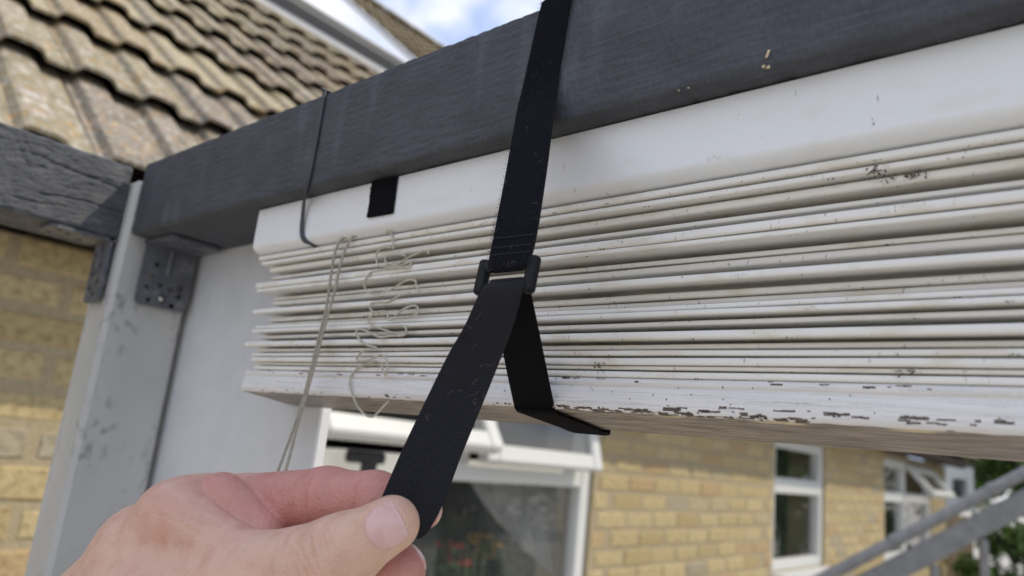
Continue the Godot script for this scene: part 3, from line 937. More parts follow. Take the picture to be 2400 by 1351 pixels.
func flower_pot(at: Vector3, col: Array, hgt: float, label: String) -> void:
	var o := base("flower_pot", at)
	tag(o, label, "flower pot", "flower pots on the indoor sill")
	var b := MB.new()
	b.lathe(Vector3.ZERO, [Vector2(0.0, 0.0), Vector2(0.032, 0.0), Vector2(0.042, 0.07), Vector2(0.046, 0.07), Vector2(0.046, 0.085), Vector2(0.040, 0.085), Vector2(0.0, 0.078)], 14)
	put("pot", b.mesh(), mats.bricks[3], o)
	var l := MB.new(); var f := MB.new()
	for k in 90:
		var an := rng.randf() * TAU; var rr := rng.randf_range(0.01, 0.085)
		var p := Vector3(cos(an) * rr, 0.085 + rng.randf() * hgt, sin(an) * rr)
		l.tint = Color(0.05, 0.11, 0.025) * rng.randf_range(0.7, 1.5)
		leaf(l, p, 0.03)
	for k in 26:
		var an := rng.randf() * TAU; var rr := rng.randf_range(0.0, 0.08)
		var p := Vector3(cos(an) * rr, 0.085 + hgt * rng.randf_range(0.6, 1.1), sin(an) * rr)
		f.tint = Color(col[0], col[1], col[2]) * rng.randf_range(0.8, 1.1)
		for e in 3: leaf(f, p, 0.022)
	put("leaves", l.mesh(), mats.leaf, o)
	put("blossoms", f.mesh(), mats.petal, o)

func leaf(b: MB, p: Vector3, sz: float) -> void:
	var d := Vector3(rng.randf_range(-1, 1), rng.randf_range(-0.6, 0.6), rng.randf_range(-1, 1)).normalized()
	var e := d.cross(Vector3(rng.randf_range(-1, 1), rng.randf_range(-1, 1), rng.randf_range(-1, 1))).normalized()
	var n := d.cross(e).normalized()
	if n.y < 0: n = -n
	b.facing([p - d * sz, p + e * sz * 0.45 + n * sz * 0.12, p + d * sz, p - e * sz * 0.45 + n * sz * 0.12], n)

# ------------------------------------------------------------------ timber frame
func build_frame() -> void:
	# main beam
	var f := noise(201, 0.9, 3); var f2 := noise(202, 14.0, 3); var f3 := noise(203, 120.0, 2)
	var prof := []
	prof.append(Vector2(-0.283, 2.0985)); prof.append(Vector2(-0.2245, 2.0990))
	for k in 26:
		prof.append(Vector2(-0.2230, lerpf(2.0976, 2.0392, k / 25.0)))
	prof.append(Vector2(-0.2238, 2.0378)); prof.append(Vector2(-0.2250, 2.0370)); prof.append(Vector2(-0.2825, 2.0370))
	var wob := BeamWobble.new()
	wob.f = f; wob.f2 = f2; wob.f3 = f3
	var b := MB.new()
	b.extrude(prof, -0.6165, 1.25, 900, wob)
	var beam := put("main_beam", b.mesh(), mats.beam)
	tag(beam, "long dark grey painted timber beam above the white blind", "beam")
	var ch := MB.new()
	for e in [[-0.0920, 2.0383, 0.0034, 0.0011], [-0.0905, 2.0377, 0.0022, 0.0007], [-0.1205, 2.0377, 0.0016, 0.0004], [-0.1245, 2.0377, 0.0014, 0.0004]]:
		var pts := []
		for k in 7:
			var an := TAU * k / 7.0 + rng.randf_range(-0.3, 0.3)
			var rr := rng.randf_range(0.3, 1.0)
			pts.append(Vector3(e[0] + cos(an) * e[2] * 0.5 * rr, e[1] + sin(an) * e[3] * rr, -0.22255 - 0.0003 * k / 9.0 - 0.0006 * (1.0 if sin(an) < -0.3 else 0.0)))
		ch.facing(pts, Vector3(0, -0.2, 1).normalized())
	# a white flake standing off the paint
	ch.box(Vector3(-0.0905, 2.0424, -0.2222), Vector3(0.0010, 0.0030, 0.0004), 0.0002, Basis(Vector3(0, 0, 1), -0.35))
	var cho := put("paint_chips", ch.mesh(), mats.bare_wood, beam)
	cho.set_meta("kind", "stuff"); cho.set_meta("label", "pale bare wood showing where paint has chipped along the lower edge")
	# side beam coming towards the viewer
	var pr2 := []
	pr2.append(Vector2(-0.695, 2.0955)); pr2.append(Vector2(-0.632, 2.0962))
	for k in 70:
		pr2.append(Vector2(-0.630, lerpf(2.0945, 2.0355, k / 69.0)))
	pr2.append(Vector2(-0.632, 2.0335)); pr2.append(Vector2(-0.695, 2.0335))
	var g1 := noise(211, 9.0, 4); var g2 := noise(212, 60.0, 3)
	var wob2 := SawnWobble.new()
	wob2.f = g1; wob2.f2 = g2
	var b2 := MB.new()
	b2.extrude(pr2, -0.2180, 0.75, 560, wob2)
	# the extrusion runs along x; swap its axes so that it runs along z
	var sw := MB.new()
	for k in b2.v.size():
		sw.vert(Vector3(b2.v[k].z, b2.v[k].y, b2.v[k].x), Vector3(b2.n[k].z, b2.n[k].y, b2.n[k].x), b2.u[k])
	for k in range(0, b2.i.size(), 3):
		sw.tri(b2.i[k], b2.i[k + 1], b2.i[k + 2])
	smooth_normals(sw)
	var side := put("side_beam", sw.mesh(), mats.rough_beam)
	tag(side, "rough sawn dark grey timber meeting the post at right angles", "beam")
	# post
	var po := MB.new()
	po.box(Vector3(-0.6433, 1.0425, -0.25025), Vector3(0.0466, 2.085, 0.0615), 0.0035)
	var post := put("corner_post", po.mesh(), mats.post)
	tag(post, "pale grey corner post mottled with mildew below the beams", "post")
	# brackets
	bracket("angle_bracket", Vector3(-0.6200, 2.0360, -0.2575), Basis.IDENTITY, 0.043, "dark steel angle bracket with holes under the main beam")
	bracket("angle_bracket", Vector3(-0.6450, 2.0325, -0.2195), Basis(Vector3.UP, -PI / 2.0), 0.030, "dark steel angle bracket with holes under the rough side beam")
	# white board fixed behind the post
	var pa := MB.new()
	pa.box(Vector3(-0.5265, 1.22, -0.2895), Vector3(0.240, 1.70, 0.0085), 0.0012)
	var board := put("white_board", pa.mesh(), mats.white_paint)
	tag(board, "plain white upright board fixed behind the grey post", "board")

func smooth_normals(b: MB) -> void:
	# normals from the displaced faces, joined where vertices coincide and already point alike
	var acc := {}
	for k in range(0, b.i.size(), 3):
		var p0 := b.v[b.i[k]]; var p1 := b.v[b.i[k + 1]]; var p2 := b.v[b.i[k + 2]]
		var fn := (p2 - p0).cross(p1 - p0)
		for e in 3:
			var id := b.i[k + e]
			var ro := b.n[id].round()
			var key := [Vector3i(b.v[id] * 50000.0), Vector3i(ro)]
			acc[key] = acc.get(key, Vector3.ZERO) + fn
	for k in b.v.size():
		var key := [Vector3i(b.v[k] * 50000.0), Vector3i(b.n[k].round())]
		if acc.has(key):
			var q: Vector3 = acc[key]
			if q.length() > 1e-14:
				b.n[k] = q.normalized() if q.dot(b.n[k]) > 0.0 else -q.normalized()

func bracket(called: String, at: Vector3, bs: Basis, wid: float, label: String) -> void:
	# local: the upright leg lies against the plane x = 0, the other leg runs out along +x under the beam; width along z
	var o := base(called, at)
	o.basis = bs
	tag(o, label, "bracket", "brackets holding the beams to the post")
	var hs := []
	if wid > 0.04:
		hs = [[0.013, -0.030, 0.0032], [-0.012, -0.0335, 0.0030], [0.004, -0.0345, 0.0022], [-0.005, -0.0365, 0.0024], [0.0145, -0.0385, 0.0020], [-0.0125, -0.041, 0.0022], [0.001, -0.0455, 0.0036], [0.011, -0.0485, 0.0018], [-0.0085, -0.0495, 0.0020], [0.010, -0.018, 0.0022]]
	else:
		hs = [[0.008, -0.012, 0.0026], [-0.005, -0.022, 0.0022], [0.006, -0.029, 0.0022], [-0.006, -0.036, 0.0026], [0.007, -0.041, 0.0026], [-0.003, -0.046, 0.0020]]
	var ulg := put("upright_leg", holed_plate(wid, 0.053, hs, true), mats.black_steel, o)
	ulg.position = Vector3(0.0035, 0, 0)
	var fl := put("foot_leg", holed_plate(wid, 0.050, [[0.012, -0.020, 0.0028], [-0.011, -0.024, 0.0028], [0.003, -0.032, 0.0024], [-0.006, -0.041, 0.0026], [0.011, -0.043, 0.0024]], true), mats.black_steel, o)
	fl.transform = Transform3D(Basis(Vector3(0, -1, 0), Vector3(-1, 0, 0), Vector3(0, 0, 1)), Vector3(0, 0, 0))
	var r := MB.new()
	r.tube([Vector3(0.0055, -0.026, 0), Vector3(0.0060, -0.022, 0), Vector3(0.0062, -0.012, 0), Vector3(0.0070, -0.004, 0)], 0.0022, 8)
	put("rib", r.mesh(), mats.black_steel, o)
	if wid > 0.04:
		var s := MB.new()
		s.lathe(Vector3.ZERO, [Vector2(0.0001, 0.0012), Vector2(0.0016, 0.0010), Vector2(0.0024, 0.0002), Vector2(0.0024, -0.001)], 12)
		var so := put("screw", s.mesh(), mats.screw, o)
		so.transform = Transform3D(Basis(Vector3(0, 0, 1), -PI / 2.0), Vector3(0.0056, -0.0455, 0.001))

func holed_plate(wid: float, hgt: float, holes: Array, rounded: bool) -> ArrayMesh:
	# a plate against x = 0, 2.4 mm thick, hanging from y = 0, with real holes
	var t := 0.0024
	var outline := PackedVector2Array()
	outline.append(Vector2(-wid / 2, 0)); outline.append(Vector2(wid / 2, 0))
	var rr := 0.005
	for k in 6:
		var an := -PI / 2 * k / 5.0
		outline.append(Vector2(wid / 2 - rr + cos(an) * rr, -hgt + rr + sin(an) * rr))
	for k in 6:
		var an := -PI / 2 - PI / 2 * k / 5.0
		outline.append(Vector2(-wid / 2 + rr + cos(an) * rr, -hgt + rr + sin(an) * rr))
	# cut into vertical strips between holes so that each piece is a simple polygon
	var polys := [outline]
	var rings := []
	for h in holes:
		var ring := PackedVector2Array()
		for k in 14:
			ring.append(Vector2(h[0] + cos(TAU * k / 14) * h[2], h[1] + sin(TAU * k / 14) * h[2]))
		rings.append(ring)
		var next := []
		for p in polys:
			for half in 2:
				var x0: float = -1.0 if half == 0 else h[0]
				var x1: float = h[0] if half == 0 else 1.0
				var cut := Geometry2D.intersect_polygons(p, PackedVector2Array([Vector2(x0, -1), Vector2(x1, -1), Vector2(x1, 1), Vector2(x0, 1)]))
				for q in cut:
					for z in Geometry2D.clip_polygons(q, ring):
						if not Geometry2D.is_polygon_clockwise(z): next.append(z)
		polys = next
	var b := MB.new()
	for p in polys:
		var ids := Geometry2D.triangulate_polygon(p)
		for side in [0.0, t]:
			var nn := Vector3(-1 if side == 0.0 else 1, 0, 0)
			var s0 := b.v.size()
			for q in p: b.vert(Vector3(side, q.y, q.x), nn)
			for k in range(0, ids.size(), 3): b.tri(s0 + ids[k], s0 + ids[k + 1], s0 + ids[k + 2])
	for pass_ in rings.size() + 1:
		var ring: PackedVector2Array = outline if pass_ == rings.size() else rings[pass_]
		var ctr := Vector2(0, -hgt / 2) if pass_ == rings.size() else Vector2(holes[pass_][0], holes[pass_][1])
		for k in ring.size():
			var a := ring[k]; var c := ring[(k + 1) % ring.size()]
			var m := ((a + c) * 0.5 - ctr).normalized() * (1.0 if pass_ == rings.size() else -1.0)
			b.facing([Vector3(0, a.y, a.x), Vector3(0, c.y, c.x), Vector3(t, c.y, c.x), Vector3(t, a.y, a.x)], Vector3(0, m.y, m.x))
	return b.mesh()

# ------------------------------------------------------------------ blind
func rr_prof(z_front: float, z_back: float, y0: float, y1: float, r: float, tilt := 0.0, steps := 5) -> Array:
	# rounded rectangle in (z, y); tilt raises the back edge, turning about the front
	var out := []
	var cs := [[z_back + r, y1 - r, PI], [z_front - r, y1 - r, PI / 2], [z_front - r, y0 + r, 0.0], [z_back + r, y0 + r, -PI / 2]]
	for c in cs:
		for k in steps + 1:
			var an: float = c[2] - PI / 2 * k / steps
			var p := Vector2(c[0] + cos(an) * r, c[1] + sin(an) * r)
			p.y += (z_front - p.x) * tilt
			out.append(p)
	return out

func build_blind() -> void:
	var x0 := -0.436; var x1 := 1.05
	var blind := base("venetian_blind", Vector3(0, 0, 0))
	tag(blind, "raised white wooden venetian blind with dirty stacked slats and peeling bottom rail", "blind")
	# headrail
	var hp := []
	hp.append(Vector2(-0.2785, 2.0366)); hp.append(Vector2(-0.2336, 2.0366)); hp.append(Vector2(-0.2330, 2.0360))
	for k in 9:
		var an := PI / 2 * k / 8.0
		hp.append(Vector2(-0.2330 - 0.0080 * (1.0 - cos(an)), 2.0122 - 0.0054 * sin(an)))
	hp.append(Vector2(-0.2785, 2.0068))
	var h := MB.new()
	h.extrude(hp, x0 - 0.0005, x1, 60)
	put("headrail", h.mesh(), mats.head, blind)
	# slats: y of top and bottom of the front edge, z of the front
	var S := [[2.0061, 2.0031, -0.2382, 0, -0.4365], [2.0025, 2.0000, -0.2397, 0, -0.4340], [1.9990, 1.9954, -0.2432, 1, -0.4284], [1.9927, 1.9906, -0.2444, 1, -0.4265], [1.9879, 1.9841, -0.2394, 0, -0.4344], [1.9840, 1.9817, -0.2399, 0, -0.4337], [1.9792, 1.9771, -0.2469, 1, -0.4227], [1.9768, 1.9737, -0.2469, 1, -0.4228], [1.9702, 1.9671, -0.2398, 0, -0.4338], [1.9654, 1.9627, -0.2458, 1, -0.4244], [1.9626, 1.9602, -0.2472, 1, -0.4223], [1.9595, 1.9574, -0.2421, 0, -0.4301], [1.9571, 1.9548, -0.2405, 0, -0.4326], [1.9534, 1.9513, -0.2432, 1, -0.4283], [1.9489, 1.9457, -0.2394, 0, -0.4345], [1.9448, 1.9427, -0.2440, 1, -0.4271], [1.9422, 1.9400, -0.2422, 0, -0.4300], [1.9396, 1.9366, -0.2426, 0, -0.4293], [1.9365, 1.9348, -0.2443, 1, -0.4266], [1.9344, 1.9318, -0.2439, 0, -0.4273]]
	var f := noise(301, 1.0, 3)
	for k in S.size():
		var q: Array = S[k]
		var b := MB.new()
		var t: float = q[0] - q[1]
		var sd := k * 13.7
		# leave the slats that have room above them leaning a little up at the back
		var room: float = 0.0 if k == 0 else S[k - 1][1] - q[0]
		var tilt: float = clampf(room / 0.04, 0.0, 0.10)
		var wob := SlatWobble.new()
		wob.f = f; wob.sd = sd
		b.extrude(rr_prof(q[2], q[2] - 0.036, q[1] + 0.00010, q[0] - 0.00010, t * 0.33, tilt), q[4] + rng.randf_range(-0.0010, 0.0010), x1, 90, wob)
		for e in b.u.size(): b.u[e] += Vector2(k * 0.137, k * 0.071)
		put("slat", b.mesh(), mats.slat_recessed if q[3] == 1 else mats.slat, blind)
	# bottom rail
	var rp := [Vector2(-0.2462, 1.9318), Vector2(-0.2448, 1.9314), Vector2(-0.2440, 1.9305), Vector2(-0.2438, 1.9295), Vector2(-0.2443, 1.9286), Vector2(-0.2449, 1.9281), Vector2(-0.2447, 1.9275), Vector2(-0.2442, 1.9268), Vector2(-0.2437, 1.9235), Vector2(-0.2434, 1.9215), Vector2(-0.2434, 1.9197), Vector2(-0.2440, 1.9186), Vector2(-0.2450, 1.9180), Vector2(-0.2835, 1.9128), Vector2(-0.2842, 1.9135), Vector2(-0.2842, 1.9300), Vector2(-0.2830, 1.9318)]
	var f2 := noise(302, 40.0, 3)
	var wobr := RailWobble.new()
	wobr.f = f; wobr.f2 = f2
	var rl := MB.new()
	rl.extrude(rp, x0 - 0.001, x1, 260, wobr, 0.6)
	for e in rl.u.size(): rl.u[e] = Vector2(rl.u[e].x + 0.45, rl.u[e].y)
	var rail := put("bottom_rail", rl.mesh(), mats.rail, blind)
	rail.set_meta("label", "white bottom rail with paint flaking off its brown wood")
	# ladder cords, hanging in loose loops
	var cords: Array = [
		[Vector3(-0.30492, 2.00616, -0.23720), Vector3(-0.30283, 2.00746, -0.23670), Vector3(-0.30123, 2.00649, -0.23733), Vector3(-0.30009, 2.00430, -0.23766), Vector3(-0.29764, 1.99999, -0.23695), Vector3(-0.29672, 1.99653, -0.23680)],
		[Vector3(-0.30107, 1.99831, -0.23900), Vector3(-0.30742, 1.99905, -0.23850), Vector3(-0.31244, 1.99705, -0.23913), Vector3(-0.31315, 1.99356, -0.23946), Vector3(-0.30948, 1.98918, -0.23875), Vector3(-0.30107, 1.98748, -0.23860), Vector3(-0.29023, 1.98771, -0.23935), Vector3(-0.28379, 1.98923, -0.23931), Vector3(-0.28432, 1.98608, -0.23857), Vector3(-0.29274, 1.98637, -0.23880), Vector3(-0.30828, 1.98639, -0.23948), Vector3(-0.31564, 1.98566, -0.23907), Vector3(-0.31881, 1.98164, -0.23850), Vector3(-0.31943, 1.97819, -0.23905), Vector3(-0.31656, 1.97475, -0.23949), Vector3(-0.30845, 1.97317, -0.23882), Vector3(-0.29911, 1.97396, -0.23856), Vector3(-0.29288, 1.97629, -0.23929), Vector3(-0.28543, 1.97903, -0.23936), Vector3(-0.27788, 1.97831, -0.23861), Vector3(-0.27612, 1.97530, -0.23874), Vector3(-0.27332, 1.97173, -0.23945)],
		[Vector3(-0.27105, 1.99225, -0.23960), Vector3(-0.27311, 1.99413, -0.23910), Vector3(-0.28075, 1.99322, -0.23973), Vector3(-0.29065, 1.99074, -0.24006), Vector3(-0.29552, 1.98839, -0.23935), Vector3(-0.30266, 1.98991, -0.23920), Vector3(-0.30616, 1.99209, -0.23995), Vector3(-0.30410, 1.99430, -0.23991), Vector3(-0.29265, 1.99373, -0.23917), Vector3(-0.28891, 1.99250, -0.23940)],
		[Vector3(-0.28153, 1.97215, -0.23920), Vector3(-0.28805, 1.97105, -0.23870), Vector3(-0.29773, 1.96827, -0.23933), Vector3(-0.30448, 1.96845, -0.23966), Vector3(-0.31070, 1.96813, -0.23895), Vector3(-0.31142, 1.96578, -0.23880), Vector3(-0.30851, 1.96324, -0.23955), Vector3(-0.29999, 1.96334, -0.23951), Vector3(-0.29547, 1.96095, -0.23877), Vector3(-0.29451, 1.95846, -0.23900), Vector3(-0.28673, 1.95946, -0.23968), Vector3(-0.27841, 1.95952, -0.23927), Vector3(-0.27261, 1.96094, -0.23870), Vector3(-0.27308, 1.96349, -0.23925), Vector3(-0.27647, 1.96529, -0.23969), Vector3(-0.28202, 1.96428, -0.23902), Vector3(-0.28963, 1.96072, -0.23876)],
		[Vector3(-0.30764, 1.96239, -0.23900), Vector3(-0.31028, 1.95935, -0.23850), Vector3(-0.30976, 1.95690, -0.23913), Vector3(-0.30367, 1.95495, -0.23946), Vector3(-0.28340, 1.95493, -0.23875), Vector3(-0.27916, 1.95259, -0.23860), Vector3(-0.28145, 1.95014, -0.23935), Vector3(-0.29165, 1.94989, -0.23931), Vector3(-0.29994, 1.94945, -0.23857), Vector3(-0.30976, 1.95244, -0.23880), Vector3(-0.31870, 1.95418, -0.23948), Vector3(-0.32032, 1.95226, -0.23907), Vector3(-0.31610, 1.94857, -0.23850), Vector3(-0.30985, 1.94535, -0.23905), Vector3(-0.30156, 1.94398, -0.23949)],
		[Vector3(-0.31013, 1.95395, -0.23940), Vector3(-0.30545, 1.95489, -0.23890), Vector3(-0.29926, 1.95370, -0.23953), Vector3(-0.28923, 1.95128, -0.23986), Vector3(-0.28000, 1.95052, -0.23915)],
		[Vector3(-0.30451, 1.94305, -0.23920), Vector3(-0.31116, 1.94209, -0.23870), Vector3(-0.31662, 1.93876, -0.23933), Vector3(-0.31552, 1.93698, -0.23966), Vector3(-0.30637, 1.93713, -0.23895), Vector3(-0.29962, 1.93914, -0.23880), Vector3(-0.29627, 1.94015, -0.23955), Vector3(-0.29213, 1.93704, -0.23951), Vector3(-0.28965, 1.93278, -0.23877), Vector3(-0.29050, 1.92931, -0.23900), Vector3(-0.29480, 1.93286, -0.23968), Vector3(-0.29596, 1.93566, -0.23927)],
		[Vector3(-0.30365, 1.93702, -0.24250), Vector3(-0.30990, 1.93600, -0.24200), Vector3(-0.31983, 1.93303, -0.24263), Vector3(-0.32421, 1.92930, -0.24296), Vector3(-0.32355, 1.92436, -0.24225), Vector3(-0.31994, 1.91963, -0.24210), Vector3(-0.31544, 1.91377, -0.24285), Vector3(-0.30944, 1.91003, -0.24281), Vector3(-0.30139, 1.90817, -0.24207), Vector3(-0.29730, 1.91014, -0.24230), Vector3(-0.29442, 1.91339, -0.24298), Vector3(-0.28998, 1.91678, -0.24257)]]
	for c in cords:
		var t := MB.new()
		t.tube(spline(c, 7), 0.00058, 7)
		put("ladder_cord", t.mesh(), mats.cord, blind)
	var pulls: Array = [[Vector3(-0.34187, 2.01054, -0.24200), Vector3(-0.33982, 2.00820, -0.23750), Vector3(-0.34419, 2.00685, -0.23650), Vector3(-0.34768, 1.99935, -0.23600), Vector3(-0.34759, 1.98452, -0.23580), Vector3(-0.34654, 1.96689, -0.23550), Vector3(-0.34713, 1.94703, -0.23400), Vector3(-0.34581, 1.91564, -0.23000), Vector3(-0.34433, 1.89816, -0.22600), Vector3(-0.34210, 1.87803, -0.22000), Vector3(-0.34373, 1.85215, -0.21500)],
		[Vector3(-0.33235, 2.01049, -0.24200), Vector3(-0.33068, 2.00794, -0.23750), Vector3(-0.33419, 2.00677, -0.23650), Vector3(-0.33904, 1.99510, -0.23550), Vector3(-0.34030, 1.97634, -0.23500), Vector3(-0.34251, 1.96159, -0.23450), Vector3(-0.34267, 1.92154, -0.23000), Vector3(-0.34157, 1.89833, -0.22600), Vector3(-0.33554, 1.87866, -0.22000), Vector3(-0.33531, 1.85332, -0.21500)]]
	for c in pulls:
		var t := MB.new()
		t.tube(spline(c, 6), 0.00080, 7)
		put("pull_cord", t.mesh(), mats.pull, blind)
	# crumbs of dirt and cobweb caught on the slats
	var gr := MB.new()
	for k in 150:
		var q: Array = S[rng.randi_range(0, S.size() - 1)]
		var x := rng.randf_range(-0.42, 0.02)
		var p := Vector3(x, q[1] + rng.randf_range(-0.0002, 0.0006), q[2] - 0.0004)
		var m := rng.randi_range(1, 4)
		for e in m:
			var s := rng.randf_range(0.0001, 0.00032)
			gr.box(p + Vector3(rng.randf_range(-0.0014, 0.0014), rng.randf_range(-0.0003, 0.0003), 0.0002), Vector3(s * rng.randf_range(1, 3), s, s), s * 0.2, Basis(Vector3(0, 0, 1), rng.randf_range(-1, 1)))
	for e in [[-0.0610, 2.0010, -0.2405], [-0.0603, 1.9995, -0.2408], [-0.0503, 1.9985, -0.2427], [-0.0491, 1.9978, -0.2427], [-0.0570, 1.9980, -0.2427], [-0.1644, 1.9363, -0.2437], [-0.0530, 1.9352, -0.2437]]:
		for k in 8:
			var p := Vector3(e[0] + rng.randf_range(-0.0025, 0.0025), e[1] + rng.randf_range(-0.0011, 0.0011), e[2] + 0.0006)
			var d := Vector3(rng.randf_range(-1, 1), rng.randf_range(-0.9, 0.3), 0.1) * 0.0014
			gr.tube([p, p + d * 0.5 + Vector3(0, 0, 0.0003), p + d], rng.randf_range(0.00008, 0.0003), 5)
	var go := put("grime", gr.mesh(), mats.grime, blind)
	go.set_meta("kind", "stuff"); go.set_meta("label", "dark crumbs of dirt and cobweb on the slats")
	# hook-and-loop patch stuck on the headrail
	var pb := MB.new()
	var rows := []
	for k in 25:
		var fy := k / 24.0
		rows.append([Vector3(-0.3182 + 0.0008 * fy + rng.randf_range(-0.00045, 0.00045), lerpf(2.0364, 2.0152, fy), -0.2322), Vector3(-0.2957 + 0.0005 * fy + rng.randf_range(-0.0002, 0.0002), lerpf(2.0360, 2.0149, fy), -0.2322)])
	var pl := []; var pr := []
	for k in rows: pl.append(k[0]); pr.append(k[1])
	pb.ribbon(pl, pr, 0.0014, 8)
	var pat := put("hook_patch", pb.mesh(), mats.hook)
	tag(pat, "small black square of hook tape stuck on the headrail", "tape patch")
	# thin dark tie round beam and headrail
	var tb := MB.new()
	var path: Array = [Vector3(-0.36512, 2.09338, -0.22190), Vector3(-0.36512, 2.05861, -0.22190), Vector3(-0.36619, 2.03929, -0.22190), Vector3(-0.37723, 2.03300, -0.22850), Vector3(-0.37988, 2.02058, -0.23120), Vector3(-0.37903, 2.01306, -0.23180), Vector3(-0.37683, 2.00918, -0.23320), Vector3(-0.37419, 2.00797, -0.23650)]
	var all := [Vector3(-0.3665, 2.02, -0.2850), Vector3(-0.3660, 2.09, -0.2850), Vector3(-0.3657, 2.1000, -0.2820), Vector3(-0.3656, 2.1003, -0.2250), Vector3(-0.3656, 2.0990, -0.2222)]
	all.append_array(path)
	all.append(Vector3(-0.3715, 2.0059, -0.2440)); all.append(Vector3(-0.3705, 2.0058, -0.2750)); all.append(Vector3(-0.3685, 2.0090, -0.2845)); all.append(Vector3(-0.3670, 2.0200, -0.2850))
	tb.tube(spline(all, 5), 0.0017, 8, false, 0.0009, Vector3(0, 0.25, 1))
	var tie := put("cable_tie", tb.mesh(), mats.tie)
	tag(tie, "thin dark cable tie looped round the beam and headrail", "cable tie")

# ------------------------------------------------------------------ strap
func build_strap() -> void:
	var strap := base("cinch_strap", Vector3(0, 0, 0))
	tag(strap, "black hook and loop strap with plastic buckle round beam and blind", "strap")
	var ul: Array = [Vector3(-0.19738, 2.09830, -0.22200), Vector3(-0.20113, 2.07252, -0.22200), Vector3(-0.20284, 2.05748, -0.22160), Vector3(-0.20147, 2.04777, -0.21850), Vector3(-0.19318, 2.03045, -0.20850), Vector3(-0.18346, 2.00582, -0.19650), Vector3(-0.17634, 1.98345, -0.18700), Vector3(-0.17465, 1.97555, -0.18450), Vector3(-0.17389, 1.96804, -0.18280), Vector3(-0.17302, 1.96316, -0.18150), Vector3(-0.17236, 1.96132, -0.18130), Vector3(-0.17263, 1.96047, -0.18220), Vector3(-0.17391, 1.96083, -0.18380)]
	var ur: Array = [Vector3(-0.17970, 2.09718, -0.22200), Vector3(-0.18210, 2.07252, -0.22200), Vector3(-0.18275, 2.05833, -0.22160), Vector3(-0.18059, 2.04763, -0.21850), Vector3(-0.17236, 2.02998, -0.20850), Vector3(-0.16285, 2.00542, -0.19650), Vector3(-0.15593, 1.98279, -0.18700), Vector3(-0.15435, 1.97506, -0.18450), Vector3(-0.15376, 1.96759, -0.18280), Vector3(-0.15379, 1.96285, -0.18150), Vector3(-0.15435, 1.96119, -0.18130), Vector3(-0.15536, 1.96046, -0.18220), Vector3(-0.15688, 1.96070, -0.18380)]
	var l := [Vector3(-0.2010, 1.99, -0.2862), Vector3(-0.1995, 2.05, -0.2862), Vector3(-0.1985, 2.0950, -0.2862), Vector3(-0.1980, 2.1000, -0.2840), Vector3(-0.1976, 2.1004, -0.2700), Vector3(-0.1973, 2.1004, -0.2300), Vector3(-0.1972, 2.1000, -0.2240)]
	var r := []
	for p in l: r.append(p + Vector3(0.0195, 0, 0))
	l.append_array(ul); r.append_array(ur)
	var b := MB.new()
	var sl := spline(l, 8); var sr := spline(r, 8)
	b.ribbon(sl, sr, 0.0016, 10)
	put("loop_band", b.mesh(), mats.loop, strap)
	# band doubled back round the buckle bar
	var hl: Array = [Vector3(-0.17397, 1.95746, -0.18420), Vector3(-0.17124, 1.95591, -0.18120), Vector3(-0.17408, 1.95224, -0.18000), Vector3(-0.18015, 1.94125, -0.18080), Vector3(-0.18747, 1.93031, -0.18120), Vector3(-0.19549, 1.91346, -0.18060), Vector3(-0.20289, 1.89462, -0.17890), Vector3(-0.20741, 1.87917, -0.17699), Vector3(-0.21128, 1.86910, -0.17597), Vector3(-0.21364, 1.86334, -0.17585)]
	var hr: Array = [Vector3(-0.15733, 1.95736, -0.18420), Vector3(-0.15469, 1.95582, -0.18120), Vector3(-0.15475, 1.95210, -0.18050), Vector3(-0.16209, 1.94175, -0.18600), Vector3(-0.17086, 1.93138, -0.19150), Vector3(-0.17990, 1.91443, -0.19411), Vector3(-0.18668, 1.89494, -0.19315), Vector3(-0.19089, 1.87896, -0.19167), Vector3(-0.19525, 1.86867, -0.19028), Vector3(-0.19801, 1.86550, -0.18905)]
	b = MB.new()
	var hl2 := spline(hl, 8); var hr2 := spline(hr, 8)
	b.ribbon(hl2, hr2, 0.0011, 10)
	put("pulled_band", b.mesh(), mats.weave, strap)
	b = MB.new()
	b.ribbon(spline([Vector3(-0.17179, 1.95561, -0.18300), Vector3(-0.17419, 1.95325, -0.18700), Vector3(-0.19107, 1.93626, -0.21500), Vector3(-0.20662, 1.92023, -0.24220), Vector3(-0.20662, 1.91650, -0.24480), Vector3(-0.20662, 1.91550, -0.25000), Vector3(-0.20662, 1.91250, -0.27500), Vector3(-0.20662, 1.91120, -0.28500), Vector3(-0.20662, 1.91300, -0.28720), Vector3(-0.20662, 1.93000, -0.28800), Vector3(-0.20662, 1.99000, -0.28750)], 7), spline([Vector3(-0.15464, 1.95567, -0.18300), Vector3(-0.15647, 1.95224, -0.18700), Vector3(-0.17111, 1.93703, -0.21500), Vector3(-0.18480, 1.92074, -0.24220), Vector3(-0.18480, 1.91650, -0.24480), Vector3(-0.18480, 1.91550, -0.25000), Vector3(-0.18480, 1.91250, -0.27500), Vector3(-0.18480, 1.91120, -0.28500), Vector3(-0.18480, 1.91300, -0.28720), Vector3(-0.18480, 1.93000, -0.28800), Vector3(-0.18480, 1.99000, -0.28750)], 7), 0.0015, 10)
	put("return_band", b.mesh(), mats.hook, strap)
	# buckle: a rounded frame of moulded plastic
	var c := Vector3(-0.16535, 1.95830, -0.1838)
	var ex := Vector3(1, -0.02, 0.0).normalized(); var ez := Vector3(0, 0.12, 1).normalized(); var ey := ez.cross(ex)
	var ring := []
	var W := 0.0109; var H := 0.0039; var rc := 0.0030
